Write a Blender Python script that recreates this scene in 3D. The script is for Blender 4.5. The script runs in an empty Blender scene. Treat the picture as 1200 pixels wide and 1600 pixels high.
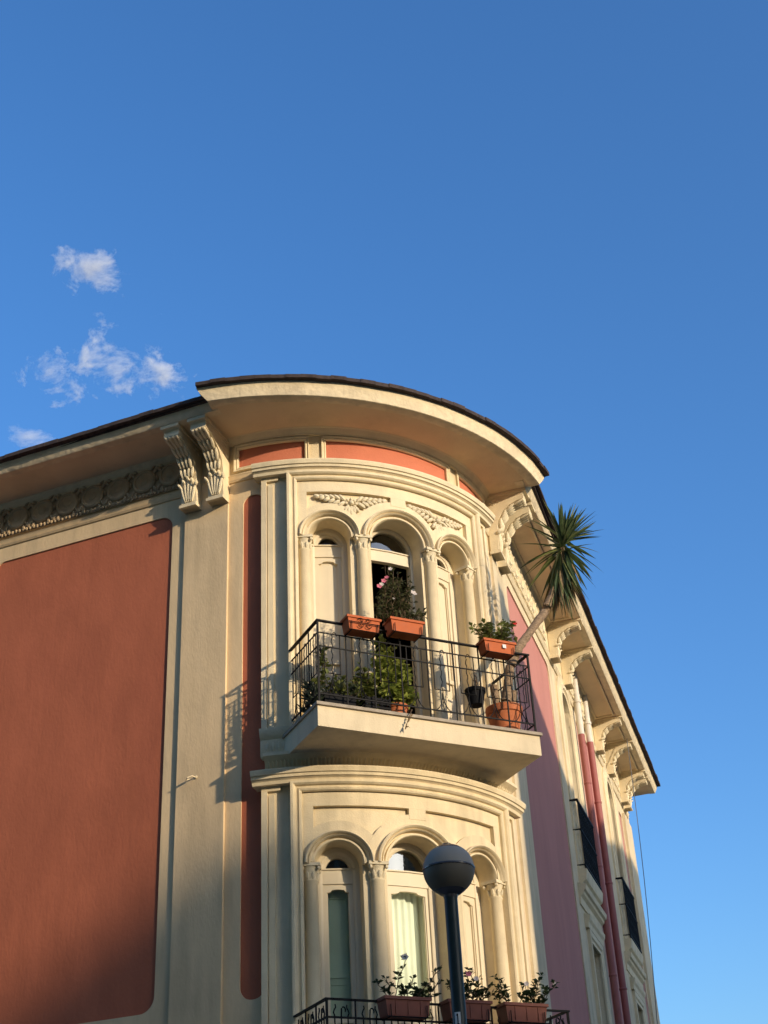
import bpy, bmesh, math, random
from mathutils import Vector, Matrix
R = math.radians
rnd = random.Random(7)
scene = bpy.context.scene
col = scene.collection

# ------------------------------------------------------------------ camera
cam_data = bpy.data.cameras.new('camera')
cam = bpy.data.objects.new('camera', cam_data)
col.objects.link(cam)
scene.camera = cam
cam_data.sensor_fit = 'VERTICAL'
cam_data.sensor_height = 36.0
cam_data.lens = 36.0 * 2140.94 / 1600.0
cam_data.clip_end = 20000
yaw, pit, rol = R(-21.2102), R(31.6212), R(-3.1856)
fw = Vector((math.sin(yaw) * math.cos(pit), math.cos(yaw) * math.cos(pit), math.sin(pit)))
rr = Vector((math.cos(yaw), -math.sin(yaw), 0)); uu = rr.cross(fw)
r2 = rr * math.cos(rol) + uu * math.sin(rol); u2 = -rr * math.sin(rol) + uu * math.cos(rol)
cam.matrix_world = Matrix(((r2.x, u2.x, -fw.x, 0), (r2.y, u2.y, -fw.y, 0), (r2.z, u2.z, -fw.z, 1.6), (0, 0, 0, 1)))

# ------------------------------------------------------------------ light
SUN_AZ, SUN_EL = R(21.0), R(13.5)          # azimuth measured from +X towards -Y
world = bpy.data.worlds.new('World'); scene.world = world; world.use_nodes = True
wn = world.node_tree.nodes; wl = world.node_tree.links; wn.clear()
sky = wn.new('ShaderNodeTexSky'); sky.sky_type = 'NISHITA'; sky.sun_disc = False
sky.sun_elevation = SUN_EL; sky.sun_rotation = R(90) + SUN_AZ
sky.altitude = 0; sky.air_density = 1.15; sky.dust_density = 2.3; sky.ozone_density = 4.8
hsv = wn.new('ShaderNodeHueSaturation'); hsv.inputs['Saturation'].default_value = 1.12; hsv.inputs['Hue'].default_value = 0.505
bg = wn.new('ShaderNodeBackground'); bg.inputs['Strength'].default_value = 0.15
wo = wn.new('ShaderNodeOutputWorld')
wl.new(sky.outputs[0], hsv.inputs['Color']); wl.new(hsv.outputs[0], bg.inputs['Color']); wl.new(bg.outputs[0], wo.inputs['Surface'])
sun_d = bpy.data.lights.new('sun', 'SUN'); sun_d.energy = 2.2; sun_d.angle = R(0.53); sun_d.color = (1.0, 0.82, 0.60)
sun = bpy.data.objects.new('sun', sun_d); col.objects.link(sun)
SUND = Vector((math.cos(SUN_AZ) * math.cos(SUN_EL), -math.sin(SUN_AZ) * math.cos(SUN_EL), math.sin(SUN_EL)))
sun.rotation_euler = SUND.to_track_quat('Z', 'Y').to_euler()
sun.location = SUND * 60
vs = scene.view_settings
vs.view_transform = 'Standard'; vs.look = 'None'; vs.gamma = 1; vs.use_curve_mapping = False; vs.exposure = 0.98
scene.cycles.use_denoising = True
scene.cycles.max_bounces = 8; scene.cycles.volume_bounces = 2

# ------------------------------------------------------------------ materials
def mat(name, base, rough=0.85, var=0.08, scale=6.0, bump=0.0, bscale=60.0, stretch=(1, 1, 1), metal=0.0, spec=0.3,
        stain=None, stain_amt=0.0, stain_scale=1.2, trans=0.0, sss=0.0, leaf=False, bdist=0.01, streak=0.0):
    m = bpy.data.materials.new(name); m.use_nodes = True
    n = m.node_tree.nodes; l = m.node_tree.links
    p = n['Principled BSDF']
    p.inputs['Roughness'].default_value = rough; p.inputs['Metallic'].default_value = metal
    p.inputs['Specular IOR Level'].default_value = spec
    if trans: p.inputs['Transmission Weight'].default_value = trans
    tc = n.new('ShaderNodeTexCoord'); mp = n.new('ShaderNodeMapping'); mp.inputs['Scale'].default_value = stretch
    geo = n.new('ShaderNodeNewGeometry')
    l.new(geo.outputs['Position'], mp.inputs['Vector'])
    nz = n.new('ShaderNodeTexNoise'); nz.inputs['Scale'].default_value = scale; nz.inputs['Detail'].default_value = 6
    l.new(mp.outputs[0], nz.inputs['Vector'])
    mix = n.new('ShaderNodeMix'); mix.data_type = 'RGBA'
    mr = n.new('ShaderNodeMapRange'); mr.inputs[1].default_value = 0.3; mr.inputs[2].default_value = 0.7
    l.new(nz.outputs['Fac'], mr.inputs[0]); l.new(mr.outputs[0], mix.inputs[0])
    mix.inputs[6].default_value = (*[c * (1 - var) for c in base], 1)
    mix.inputs[7].default_value = (*[min(1, c * (1 + var)) for c in base], 1)
    out = mix.outputs[2]
    if stain:
        n2 = n.new('ShaderNodeTexNoise'); n2.inputs['Scale'].default_value = stain_scale; n2.inputs['Detail'].default_value = 9
        n2.inputs['Roughness'].default_value = 0.65
        l.new(mp.outputs[0], n2.inputs['Vector'])
        m2 = n.new('ShaderNodeMapRange'); m2.inputs[1].default_value = 0.52; m2.inputs[2].default_value = 0.78
        m2.inputs[4].default_value = stain_amt
        l.new(n2.outputs['Fac'], m2.inputs[0])
        mx = n.new('ShaderNodeMix'); mx.data_type = 'RGBA'
        l.new(m2.outputs[0], mx.inputs[0]); l.new(out, mx.inputs[6]); mx.inputs[7].default_value = (*stain, 1)
        out = mx.outputs[2]
    if streak:
        mps = n.new('ShaderNodeMapping'); mps.inputs['Scale'].default_value = (1, 1, 0.10); l.new(geo.outputs['Position'], mps.inputs['Vector'])
        n5 = n.new('ShaderNodeTexNoise'); n5.inputs['Scale'].default_value = 7.0; n5.inputs['Detail'].default_value = 7; l.new(mps.outputs[0], n5.inputs['Vector'])
        n6 = n.new('ShaderNodeTexNoise'); n6.inputs['Scale'].default_value = 0.9; n6.inputs['Detail'].default_value = 4; l.new(geo.outputs['Position'], n6.inputs['Vector'])
        mu = n.new('ShaderNodeMath'); mu.operation = 'MULTIPLY'; l.new(n5.outputs['Fac'], mu.inputs[0]); l.new(n6.outputs['Fac'], mu.inputs[1])
        m5 = n.new('ShaderNodeMapRange'); m5.inputs[1].default_value = 0.24; m5.inputs[2].default_value = 0.42; m5.inputs[4].default_value = streak; l.new(mu.outputs[0], m5.inputs[0])
        x5 = n.new('ShaderNodeMix'); x5.data_type = 'RGBA'; l.new(m5.outputs[0], x5.inputs[0]); l.new(out, x5.inputs[6]); x5.inputs[7].default_value = (*[c * 0.62 for c in base], 1); out = x5.outputs[2]
    l.new(out, p.inputs['Base Color'])
    if bump:
        n3 = n.new('ShaderNodeTexNoise'); n3.inputs['Scale'].default_value = bscale; n3.inputs['Detail'].default_value = 5
        l.new(mp.outputs[0], n3.inputs['Vector'])
        n4 = n.new('ShaderNodeTexNoise'); n4.inputs['Scale'].default_value = bscale * 0.12; n4.inputs['Detail'].default_value = 3
        l.new(mp.outputs[0], n4.inputs['Vector'])
        ad = n.new('ShaderNodeMath'); ad.operation = 'MULTIPLY_ADD'; ad.inputs[1].default_value = 2.0
        l.new(n4.outputs['Fac'], ad.inputs[0]); l.new(n3.outputs['Fac'], ad.inputs[2])
        b = n.new('ShaderNodeBump'); b.inputs['Strength'].default_value = bump; b.inputs['Distance'].default_value = bdist
        l.new(ad.outputs[0], b.inputs['Height']); l.new(b.outputs[0], p.inputs['Normal'])
    if leaf:
        tr = n.new('ShaderNodeBsdfTranslucent'); ms = n.new('ShaderNodeMixShader'); ms.inputs[0].default_value = 0.35
        l.new(out, tr.inputs['Color'])
        l.new(p.outputs[0], ms.inputs[1]); l.new(tr.outputs[0], ms.inputs[2])
        l.new(ms.outputs[0], n['Material Output'].inputs['Surface'])
    return m

CREAM = (0.66, 0.54, 0.345)
M = {}
M['cream'] = mat('cream_stucco', CREAM, 0.9, 0.07, 3.0, 0.5, 70, stain=(0.42, 0.35, 0.25), stain_amt=0.4, stain_scale=1.7, streak=0.6)
M['cream_side'] = mat('cream_stucco_weathered', (0.70, 0.525, 0.305), 0.9, 0.08, 3.0, 0.28, 40, stretch=(1, 1, 0.4), stain=(0.42, 0.33, 0.21), stain_amt=0.45, stain_scale=1.6, streak=0.45)
M['trim'] = mat('cream_trim', (0.72, 0.60, 0.385), 0.85, 0.06, 4.0, 0.3, 70, stain=(0.46, 0.37, 0.24), stain_amt=0.42, stain_scale=2.6, streak=0.55)
M['carved'] = mat('cream_carved_plaster', (0.70, 0.60, 0.40), 0.9, 0.08, 9.0, 0.4, 90, stain=(0.40, 0.34, 0.24), stain_amt=0.45, stain_scale=6.0)
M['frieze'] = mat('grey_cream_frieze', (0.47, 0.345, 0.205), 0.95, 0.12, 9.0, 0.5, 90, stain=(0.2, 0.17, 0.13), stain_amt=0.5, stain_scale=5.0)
M['fascia'] = mat('crumbling_fascia_plaster', (0.70, 0.58, 0.38), 0.95, 0.10, 8.0, 0.55, 16, stain=(0.36, 0.29, 0.19), stain_amt=0.6, stain_scale=2.2, bdist=0.02)
M['soffit'] = mat('soffit_plaster', (0.70, 0.545, 0.345), 0.95, 0.07, 2.0, 0.3, 50, stain=(0.40, 0.30, 0.18), stain_amt=0.55, stain_scale=1.1)
M['red'] = mat('brick_red_stucco', (0.42, 0.126, 0.064), 0.92, 0.09, 2.2, 0.26, 30, stretch=(1, 1, 0.6), stain=(0.31, 0.085, 0.048), stain_amt=0.5, stain_scale=0.9, streak=0.22, bdist=0.014)
M['salmon'] = mat('sunlit_red_stucco', (0.53, 0.172, 0.098), 0.92, 0.06, 3.0, 0.3, 60)  # lighter copy of the brick red, sunlight on the frieze is in the colour
M['pink'] = mat('pink_stucco', (0.475, 0.208, 0.168), 0.92, 0.06, 2.0, 0.25, 60, stretch=(1, 1, 0.4), stain=(0.37, 0.135, 0.11), stain_amt=0.3, streak=0.2)
M['pipe_pink'] = mat('pink_pipe_paint', (0.32, 0.108, 0.092), 0.65, 0.06, 8.0)
M['pipe_white'] = mat('white_pipe_paint', (0.62, 0.57, 0.48), 0.6, 0.06, 8.0)
M['tile'] = mat('dark_roof_tile', (0.050, 0.036, 0.032), 0.9, 0.35, 14.0, 0.5, 60)
M['slab'] = mat('balcony_slab_plaster', (0.68, 0.57, 0.38), 0.9, 0.06, 3.0, 0.3, 60, stain=(0.44, 0.34, 0.22), stain_amt=0.5, stain_scale=1.6, streak=0.4)
M['stone'] = mat('grey_stone_lip', (0.34, 0.29, 0.22), 0.9, 0.15, 14.0, 0.4, 60)
M['iron'] = mat('black_wrought_iron', (0.008, 0.0075, 0.0075), 0.6, 0.3, 30.0, spec=0.14)
M['door'] = mat('cream_door_paint', (0.66, 0.57, 0.40), 0.55, 0.04, 4.0)
M['green_shutter'] = mat('pale_green_shutter_paint', (0.70, 0.78, 0.62), 0.6, 0.05, 4.0)
M['curtain'] = mat('white_curtain_cloth', (0.80, 0.82, 0.70), 0.9, 0.05, 3.0)
M['dark'] = mat('unlit_room_plaster', (0.05, 0.042, 0.038), 0.95, 0.1, 2.0)  # near-black base stands in for the shade of the unlit room
M['terra'] = mat('terracotta', (0.44, 0.135, 0.050), 0.8, 0.12, 10.0, 0.2, 80, stain=(0.5, 0.24, 0.15), stain_amt=0.35, stain_scale=8)
M['terra_plastic'] = mat('terracotta_plastic', (0.45, 0.104, 0.026), 0.7, 0.06, 10.0, stain=(0.30, 0.12, 0.08), stain_amt=0.3, stain_scale=7)
M['terra_shade'] = mat('shaded_terracotta_plastic', (0.24, 0.070, 0.042), 0.55, 0.1, 10.0)  # darker copy of the planter plastic, lower balcony shade is in the colour
M['soil'] = mat('soil', (0.05, 0.034, 0.024), 1.0, 0.3, 30.0, 0.6, 60)
M['black_plastic'] = mat('black_plastic', (0.008, 0.008, 0.009), 0.7, 0.2, 10.0, spec=0.12)
M['leaf'] = mat('green_leaf', (0.060, 0.095, 0.026), 0.5, 0.4, 25.0, leaf=True)
M['leaf_dark'] = mat('dark_green_leaf', (0.034, 0.054, 0.022), 0.5, 0.4, 25.0, leaf=True)
M['leaf_olive'] = mat('olive_leaf', (0.080, 0.085, 0.032), 0.55, 0.45, 25.0, leaf=True)
M['leaf_mid'] = mat('yellow_green_leaf', (0.16, 0.18, 0.045), 0.5, 0.5, 25.0, leaf=True)
M['leaf_bright'] = mat('bright_green_leaf', (0.30, 0.34, 0.07), 0.5, 0.35, 20.0, leaf=True)
M['leaf_gray'] = mat('grey_green_leaf', (0.085, 0.105, 0.062), 0.5, 0.35, 25.0, leaf=True)
M['yucca'] = mat('yucca_leaf', (0.068, 0.100, 0.034), 0.38, 0.45, 9.0, leaf=True, spec=0.5)
M['yucca_light'] = mat('yucca_leaf_light', (0.20, 0.225, 0.075), 0.4, 0.3, 9.0, leaf=True, spec=0.5)
M['dry'] = mat('dry_leaf', (0.30, 0.21, 0.11), 0.8, 0.35, 20.0, leaf=True)
M['bark'] = mat('yucca_bark', (0.27, 0.19, 0.12), 0.95, 0.35, 24.0, 0.9, 50, stretch=(1, 1, 2.5))
M['twig'] = mat('brown_twig', (0.10, 0.065, 0.038), 0.9, 0.25, 20.0)
M['pink_flower'] = mat('pink_petal', (0.72, 0.20, 0.26), 0.6, 0.15, 30.0, leaf=True)
M['white_flower'] = mat('white_petal', (0.75, 0.66, 0.60), 0.6, 0.1, 30.0, leaf=True)
M['red_flower'] = mat('red_petal', (0.55, 0.03, 0.02), 0.6, 0.15, 30.0, leaf=True)
M['pole'] = mat('dark_teal_pole_paint', (0.005, 0.016, 0.017), 0.45, 0.2, 10.0, spec=0.4)
M['plate'] = mat('white_number_plate', (0.62, 0.62, 0.60), 0.5, 0.05, 20.0)
M['ink'] = mat('black_number_paint', (0.012, 0.012, 0.014), 0.6, 0.05, 20.0)
M['cable'] = mat('grey_cable', (0.10, 0.11, 0.13), 0.6, 0.1, 10.0)
M['asphalt'] = mat('asphalt', (0.05, 0.05, 0.052), 0.95, 0.2, 3.0, 0.4, 80)
M['paving'] = mat('grey_paving', (0.24, 0.22, 0.20), 0.9, 0.12, 2.0, 0.3, 50)
M['earth'] = mat('pale_ground', (0.32, 0.27, 0.20), 0.95, 0.15, 0.2)
M['ochre'] = mat('ochre_stucco', (0.55, 0.40, 0.24), 0.95, 0.08, 1.0, 0.3, 40)
M['roof_red'] = mat('red_clay_tile', (0.25, 0.09, 0.05), 0.9, 0.2, 6.0)

def glass(name, tint, mixfac):
    m = bpy.data.materials.new(name); m.use_nodes = True
    n = m.node_tree.nodes; l = m.node_tree.links; n.clear()
    o = n.new('ShaderNodeOutputMaterial'); t = n.new('ShaderNodeBsdfTransparent'); g = n.new('ShaderNodeBsdfGlossy')
    t.inputs['Color'].default_value = (*tint, 1); g.inputs['Roughness'].default_value = 0.03
    g.inputs['Color'].default_value = (0.95, 0.97, 1, 1)
    lw = n.new('ShaderNodeFresnel'); lw.inputs['IOR'].default_value = 1.5
    ad = n.new('ShaderNodeMath'); ad.operation = 'ADD'; ad.inputs[1].default_value = mixfac; ad.use_clamp = True
    mx = n.new('ShaderNodeMixShader')
    l.new(lw.outputs[0], ad.inputs[0]); l.new(ad.outputs[0], mx.inputs[0])
    l.new(t.outputs[0], mx.inputs[1]); l.new(g.outputs[0], mx.inputs[2]); l.new(mx.outputs[0], o.inputs['Surface'])
    return m
M['glass'] = glass('window_glass', (0.93, 0.97, 0.93), 0.0)
M['glass_mirror'] = glass('reflective_window_glass', (0.6, 0.68, 0.70), 0.08)

def lens(name, base, rough, trans):
    m = bpy.data.materials.new(name); m.use_nodes = True
    p = m.node_tree.nodes['Principled BSDF']
    p.inputs['Base Color'].default_value = (*base, 1); p.inputs['Roughness'].default_value = rough
    p.inputs['Transmission Weight'].default_value = trans; p.inputs['IOR'].default_value = 1.25
    p.inputs['Specular IOR Level'].default_value = 0.6
    return m
M['lens_top'] = lens('smoky_upper_lens', (0.36, 0.32, 0.26), 0.5, 0.10)
M['lens_low'] = lens('smoky_lower_lens', (0.17, 0.145, 0.11), 0.45, 0.12)
M['lamp_cap'] = mat('glossy_dark_cap', (0.05, 0.05, 0.06), 0.22, 0.1, 5, spec=0.8)

# ------------------------------------------------------------------ mesh helpers
class MB:
    def __init__(s): s.v = []; s.f = []; s.mi = []; s.cur = 0
    def add(s, vs_, fs_):
        o = len(s.v); s.v += [tuple(v) for v in vs_]
        for f in fs_:
            s.f.append(tuple(i + o for i in f)); s.mi.append(s.cur)
    def rings(s, rings, closed_ring=True, caps=True, loop=False):
        n = len(rings[0]); vs_ = [p for r_ in rings for p in r_]; fs_ = []
        k = len(rings); rng = n if closed_ring else n - 1
        for i in range(k if loop else k - 1):
            a = i * n; b = ((i + 1) % k) * n
            for j in range(rng):
                j2 = (j + 1) % n
                fs_.append((a + j, a + j2, b + j2, b + j))
        if caps and not loop and closed_ring:
            fs_.append(tuple(range(n))); fs_.append(tuple((k - 1) * n + j for j in range(n)))
        s.add(vs_, fs_)
    def prof(s, us, poly, mp=None):
        mp = mp or S
        s.rings([[mp(u, z, d) for z, d in poly] for u in us])
    def band(s, us, zlo, zhi, d0, d1, mp=None):
        mp = mp or S
        lo = zlo if callable(zlo) else (lambda u: zlo); hi = zhi if callable(zhi) else (lambda u: zhi)
        s.rings([[mp(u, lo(u), d1), mp(u, hi(u), d1), mp(u, hi(u), d0), mp(u, lo(u), d0)] for u in us])
    def sweep(s, path, prof, mp=None, closed=False):
        mp = mp or S; rg = []; k = len(path)
        for i, (u, z) in enumerate(path):
            if closed: a = path[(i - 1) % k]; b = path[(i + 1) % k]
            else: a = path[max(0, i - 1)]; b = path[min(k - 1, i + 1)]
            def un(p, q):
                x, y = q[0] - p[0], q[1] - p[1]; L = math.hypot(x, y) or 1; return x / L, y / L
            t1 = un(a, (u, z)) if a != (u, z) else un((u, z), b)
            t2 = un((u, z), b) if b != (u, z) else t1
            n1 = (-t1[1], t1[0]); n2 = (-t2[1], t2[0])
            mx, my = n1[0] + n2[0], n1[1] + n2[1]; L = math.hypot(mx, my) or 1
            mx, my = mx / L, my / L; c = max(0.4, mx * n1[0] + my * n1[1])
            rg.append([mp(u + mx * n / c, z + my * n / c, d) for n, d in prof])
        s.rings(rg, loop=closed)
    def box(s, c, ax, ay, az):
        c, ax, ay, az = Vector(c), Vector(ax), Vector(ay), Vector(az)
        vs_ = [c + ax * i + ay * j + az * k for k in (-1, 1) for j in (-1, 1) for i in (-1, 1)]
        s.add(vs_, [(0, 2, 3, 1), (4, 5, 7, 6), (0, 1, 5, 4), (2, 6, 7, 3), (0, 4, 6, 2), (1, 3, 7, 5)])
    def aabox(s, a, b):
        c = [(x + y) / 2 for x, y in zip(a, b)]; h = [abs(y - x) / 2 for x, y in zip(a, b)]
        s.box(c, (h[0], 0, 0), (0, h[1], 0), (0, 0, h[2]))
    def tube(s, pts, rad, n=6):
        pts = [Vector(p) for p in pts]; rg = []
        up = Vector((0.13, 0.21, 0.97))
        for i, p in enumerate(pts):
            t = (pts[min(i + 1, len(pts) - 1)] - pts[max(0, i - 1)]).normalized()
            if abs(t.dot(up)) > 0.98: x = t.cross(Vector((1, 0, 0))).normalized()
            else: x = t.cross(up).normalized()
            y = t.cross(x)
            r_ = rad(i / (len(pts) - 1)) if callable(rad) else rad
            rg.append([p + (x * math.cos(2 * math.pi * j / n) + y * math.sin(2 * math.pi * j / n)) * r_ for j in range(n)])
        s.rings(rg)
    def petal(s, c, ax, ay, az, nu=7, nv=4):
        c, ax, ay, az = Vector(c), Vector(ax), Vector(ay), Vector(az)
        rg = []
        for i in range(nv + 1):
            ph = math.pi * (0.06 + 0.88 * i / nv)
            rg.append([c + az * math.cos(ph) + (ax * math.cos(2 * math.pi * j / nu) + ay * math.sin(2 * math.pi * j / nu)) * math.sin(ph) for j in range(nu)])
        s.rings(rg)
    def lathe(s, o, pr, n=24, x=Vector((1, 0, 0)), y=Vector((0, 1, 0)), z=Vector((0, 0, 1)), rib=None):
        o = Vector(o); rg = []
        for r_, h in pr:
            ring = []
            for j in range(n):
                a = 2 * math.pi * j / n; q = r_ * (1 + (rib * (1 if j % 2 else -1) if rib else 0))
                ring.append(o + x * math.cos(a) * q + y * math.sin(a) * q + z * h)
            rg.append(ring)
        s.rings(rg)
    def build(s, name, material, parent=None, smooth=False, matrix=None):
        me = bpy.data.meshes.new(name); me.from_pydata(s.v, [], s.f)
        mats = material if isinstance(material, (list, tuple)) else [material]
        for m_ in mats: me.materials.append(M[m_])
        if len(mats) > 1: me.polygons.foreach_set('material_index', s.mi)
        bm = bmesh.new(); bm.from_mesh(me); bmesh.ops.recalc_face_normals(bm, faces=bm.faces); bm.to_mesh(me); bm.free()
        if smooth:
            me.polygons.foreach_set('use_smooth', [True] * len(me.polygons))
            try: me.set_sharp_from_angle(angle=R(40))
            except Exception: pass
        return link(name, me, parent, matrix)
def link(name, me, parent=None, matrix=None):
    o = bpy.data.objects.new(name, me); col.objects.link(o)
    if parent is not None: o.parent = parent
    if matrix is not None: o.matrix_local = matrix
    return o
def tag(o, label=None, cat=None, group=None, kind=None):
    if label: o['label'] = label
    if cat: o['category'] = cat
    if group: o['group'] = group
    if kind: o['kind'] = kind
    return o
def thing(name, loc, label, cat, group=None):
    o = bpy.data.objects.new(name, None); col.objects.link(o); o.location = loc; o.empty_display_size = 0.1
    return tag(o, label, cat, group)

# ------------------------------------------------------------------ developed wall surface
C0 = Vector((-6.904, 15.036, 0)); RW = 2.45
ANG = R(95.536); NR = Vector((math.sin(ANG), -math.cos(ANG), 0)); DR = Vector((math.cos(ANG), math.sin(ANG), 0))
UA = RW * ANG                 # arc length of the rounded corner at the wall face
UC = UA / 2 + 0.020                   # middle of the bow
BV = Vector((math.sin(ANG / 2), -math.cos(ANG / 2), 0)); TV = Vector((math.cos(ANG / 2), math.sin(ANG / 2), 0))
def frame_at(U):
    if U <= 0: return C0 + Vector((U, 0, 0)), Vector((0, -1, 0)), Vector((1, 0, 0))
    if U >= UA: return C0 + DR * (U - UA), NR, DR
    a = -math.pi / 2 + U / RW
    return C0, Vector((math.cos(a), math.sin(a), 0)), Vector((-math.sin(a), math.cos(a), 0))
def S(U, z, d):
    o, n, t = frame_at(U); p = o + n * (RW + d); return Vector((p.x, p.y, z))
def SB(v, z, d): return S(UC + v, z, d)          # bay coordinates, v = 0 in the middle
def SR(s_, z, d): return S(UA + s_, z, d)        # right facade
def SL(s_, z, d): return S(-s_, z, d)            # left facade
KB = 0.972
def BZ(z): return 1.6 + (z - 1.6) * KB
def BL(t, b, z): p = (C0 + BV * b + TV * t) * KB; return Vector((p.x, p.y, BZ(z)))   # balcony coordinates
def lin(a, b, step=0.06, extra=()):
    n = max(1, int(math.ceil(abs(b - a) / step))); L = [a + (b - a) * i / n for i in range(n + 1)]
    L += [e for e in extra if min(a, b) < e < max(a, b)]
    return sorted(set(round(x, 5) for x in L))
def seg(a, b, step=0.07):
    "samples in U: dense on the rounded corner, sparse on straight walls"
    L = {a, b}
    for e in (0, UA):
        if a < e < b: L.add(e)
    x0, x1 = max(a, 0), min(b, UA)
    if x1 > x0: L |= set(lin(x0, x1, step))
    return sorted(L)

bld = thing('corner_building', (C0.x, C0.y, 0), 'cream and red stucco corner building with a rounded bow, arched windows and wide eaves', 'building')
INV = Matrix.Translation((-C0.x, -C0.y, 0))
def P(mb, name, material, smooth=False, label=None, parent=None):
    "part of the building; mesh given in world coordinates"
    for i, v in enumerate(mb.v): mb.v[i] = (v[0] - C0.x, v[1] - C0.y, v[2])
    o = mb.build(name, material, parent or bld, smooth)
    if label: o['label'] = label
    return o

ZS = 11.50                    # top of the walls
# ---- rounded recess helper
def rrect(a, b, z0, z1, rc):
    def off(u):
        e = min(u - a, b - u)
        if e >= rc: return 0.0
        e = max(0.0, e); return rc - math.sqrt(max(0, rc * rc - (rc - e) ** 2))
    us = lin(a, b, 0.4) + [a + rc * k for k in (0.02, .06, .12, .2, .32, .46, .62, .8, 1)] + [b - rc * k for k in (0.02, .06, .12, .2, .32, .46, .62, .8, 1)]
    return sorted(set(us)), (lambda u: z1 - off(u)), (lambda u: z0 + off(u))
def panel_wall(u0, u1, pa, pb, pz0, pz1, z0, z1, rc, wallmat, panelmat, label, mp=None, back=-0.30, rec=-0.020):
    w = MB(); us, top, bot = rrect(pa, pb, pz0, pz1, rc)
    if mp is None: us = sorted(set(us) | set(x for x in seg(pa, pb)))
    w.band(seg(u0, pa), z0, z1, back, 0)
    w.band(seg(pb, u1), z0, z1, back, 0)
    w.band(us, top, z1, back, 0); w.band(us, z0, bot, back, 0)
    P(w, 'wall', wallmat)
    p = MB(); p.band(seg(pa - .04, pb + .04), pz0 - .04, pz1 + .04, back + .02, rec)
    P(p, 'stucco_panel', panelmat, label=label)

# ---- left facade
panel_wall(-3.75, -0.02, -3.47, -0.805, 4.70, 10.67, 0.0, ZS, 0.17, 'cream_side', 'red', 'large recessed brick red stucco panel with rounded corners')
panel_wall(-8.2, -3.75, -7.6, -4.05, 4.70, 10.67, 0.0, ZS, 0.17, 'cream_side', 'red', 'far recessed brick red stucco panel')
# slots beside the bow (left and right)
panel_wall(-0.02, UC - 1.60, UC - 1.883, UC - 1.61, 4.69, 10.66, 0.0, 10.96, 0.13, 'cream_side', 'red', 'narrow recessed red strip beside the bow window')
panel_wall(UC + 1.60, UA + 0.02, UC + 1.61, UC + 1.86, 4.69, 10.66, 0.0, 10.96, 0.13, 'cream', 'pink', 'narrow recessed pink strip beside the bow window')
# ---- pilasters next to the bow
for (a, b, m_) in ((-0.61, -0.012, 'cream_side'), (UA + 0.012, UA + 0.61, 'cream')):
    w = MB(); w.band([a, b], 0, 11.46, -0.02, 0.034); P(w, 'corner_pilaster', m_)
# ---- right facade
panel_wall(UA + .02, UA + 4.10, UA + 1.04, UA + 4.0, 4.70, 10.72, 0.0, ZS, 0.17, 'cream', 'pink', 'recessed pink stucco panel on the side facade')

WINS = (5.2, 9.62)
def side_wall(s0, s1, c):
    "cream wall piece with two storeys of openings round centre c"
    w = MB(); hw = 0.42; zt = 10.35
    def arch(u):
        x = abs(u - UA - c); return zt + math.sqrt(max(0, hw * hw - x * x)) * 0.9
    us = lin(UA + c - hw, UA + c + hw, 0.06)
    w.band([UA + s0, UA + c - hw], 0, ZS, -.3, 0); w.band([UA + c + hw, UA + s1], 0, ZS, -.3, 0)
    w.band(us, arch, ZS, -.3, 0)
    w.band(us, 6.62, 7.62, -.3, 0); w.band(us, 0, 3.7, -.3, 0)
    P(w, 'wall', 'cream')
side_wall(4.10, 6.32, WINS[0]); side_wall(8.22, 10.85, WINS[1])
panel_wall(UA + 6.32, UA + 8.22, UA + 6.34, UA + 8.20, 3.7, 10.72, 0.0, ZS, 0.02, 'cream', 'pink', 'recessed pink strip behind the two downpipes')
panel_wall(UA + 10.85, UA + 11.45, UA + 10.92, UA + 11.3, 4.70, 10.6, 0.0, ZS, 0.06, 'cream', 'pink', 'slim pink strip near the far corner')
w = MB(); w.band([UA + 11.45, UA + 12.4], 0, ZS, -.3, 0); P(w, 'wall', 'cream')
w = MB(); w.band([UA + 11.42, UA + 12.42], 0, 10.7, -.02, 0.05); P(w, 'corner_pilaster', 'cream')
# ---- back walls, floors and ceiling close the house
Lend = SL(8.2, 0, 0); Rend = SR(12.4, 0, 0)
bk = Vector((Lend.x, Rend.y, 0))
w = MB()
for a, b in ((Lend, bk), (bk, Rend)):
    t = (b - a).normalized(); nn = Vector((t.y, -t.x, 0)); m_ = (a + b) / 2
    w.box((m_.x, m_.y, ZS / 2), t * ((b - a).length / 2 - .01), nn * .15, (0, 0, ZS / 2))
P(w, 'back_wall', 'cream_side')
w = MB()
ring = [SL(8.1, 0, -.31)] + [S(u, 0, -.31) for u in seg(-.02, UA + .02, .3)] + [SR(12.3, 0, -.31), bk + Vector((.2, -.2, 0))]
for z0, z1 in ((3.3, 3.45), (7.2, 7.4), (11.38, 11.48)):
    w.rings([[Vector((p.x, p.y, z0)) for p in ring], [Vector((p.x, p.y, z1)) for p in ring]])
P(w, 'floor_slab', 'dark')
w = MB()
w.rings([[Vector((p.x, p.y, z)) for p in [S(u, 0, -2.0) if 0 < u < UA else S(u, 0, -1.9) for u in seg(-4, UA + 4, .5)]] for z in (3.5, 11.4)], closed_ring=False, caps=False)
P(w, 'partition_wall', 'dark')

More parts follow.
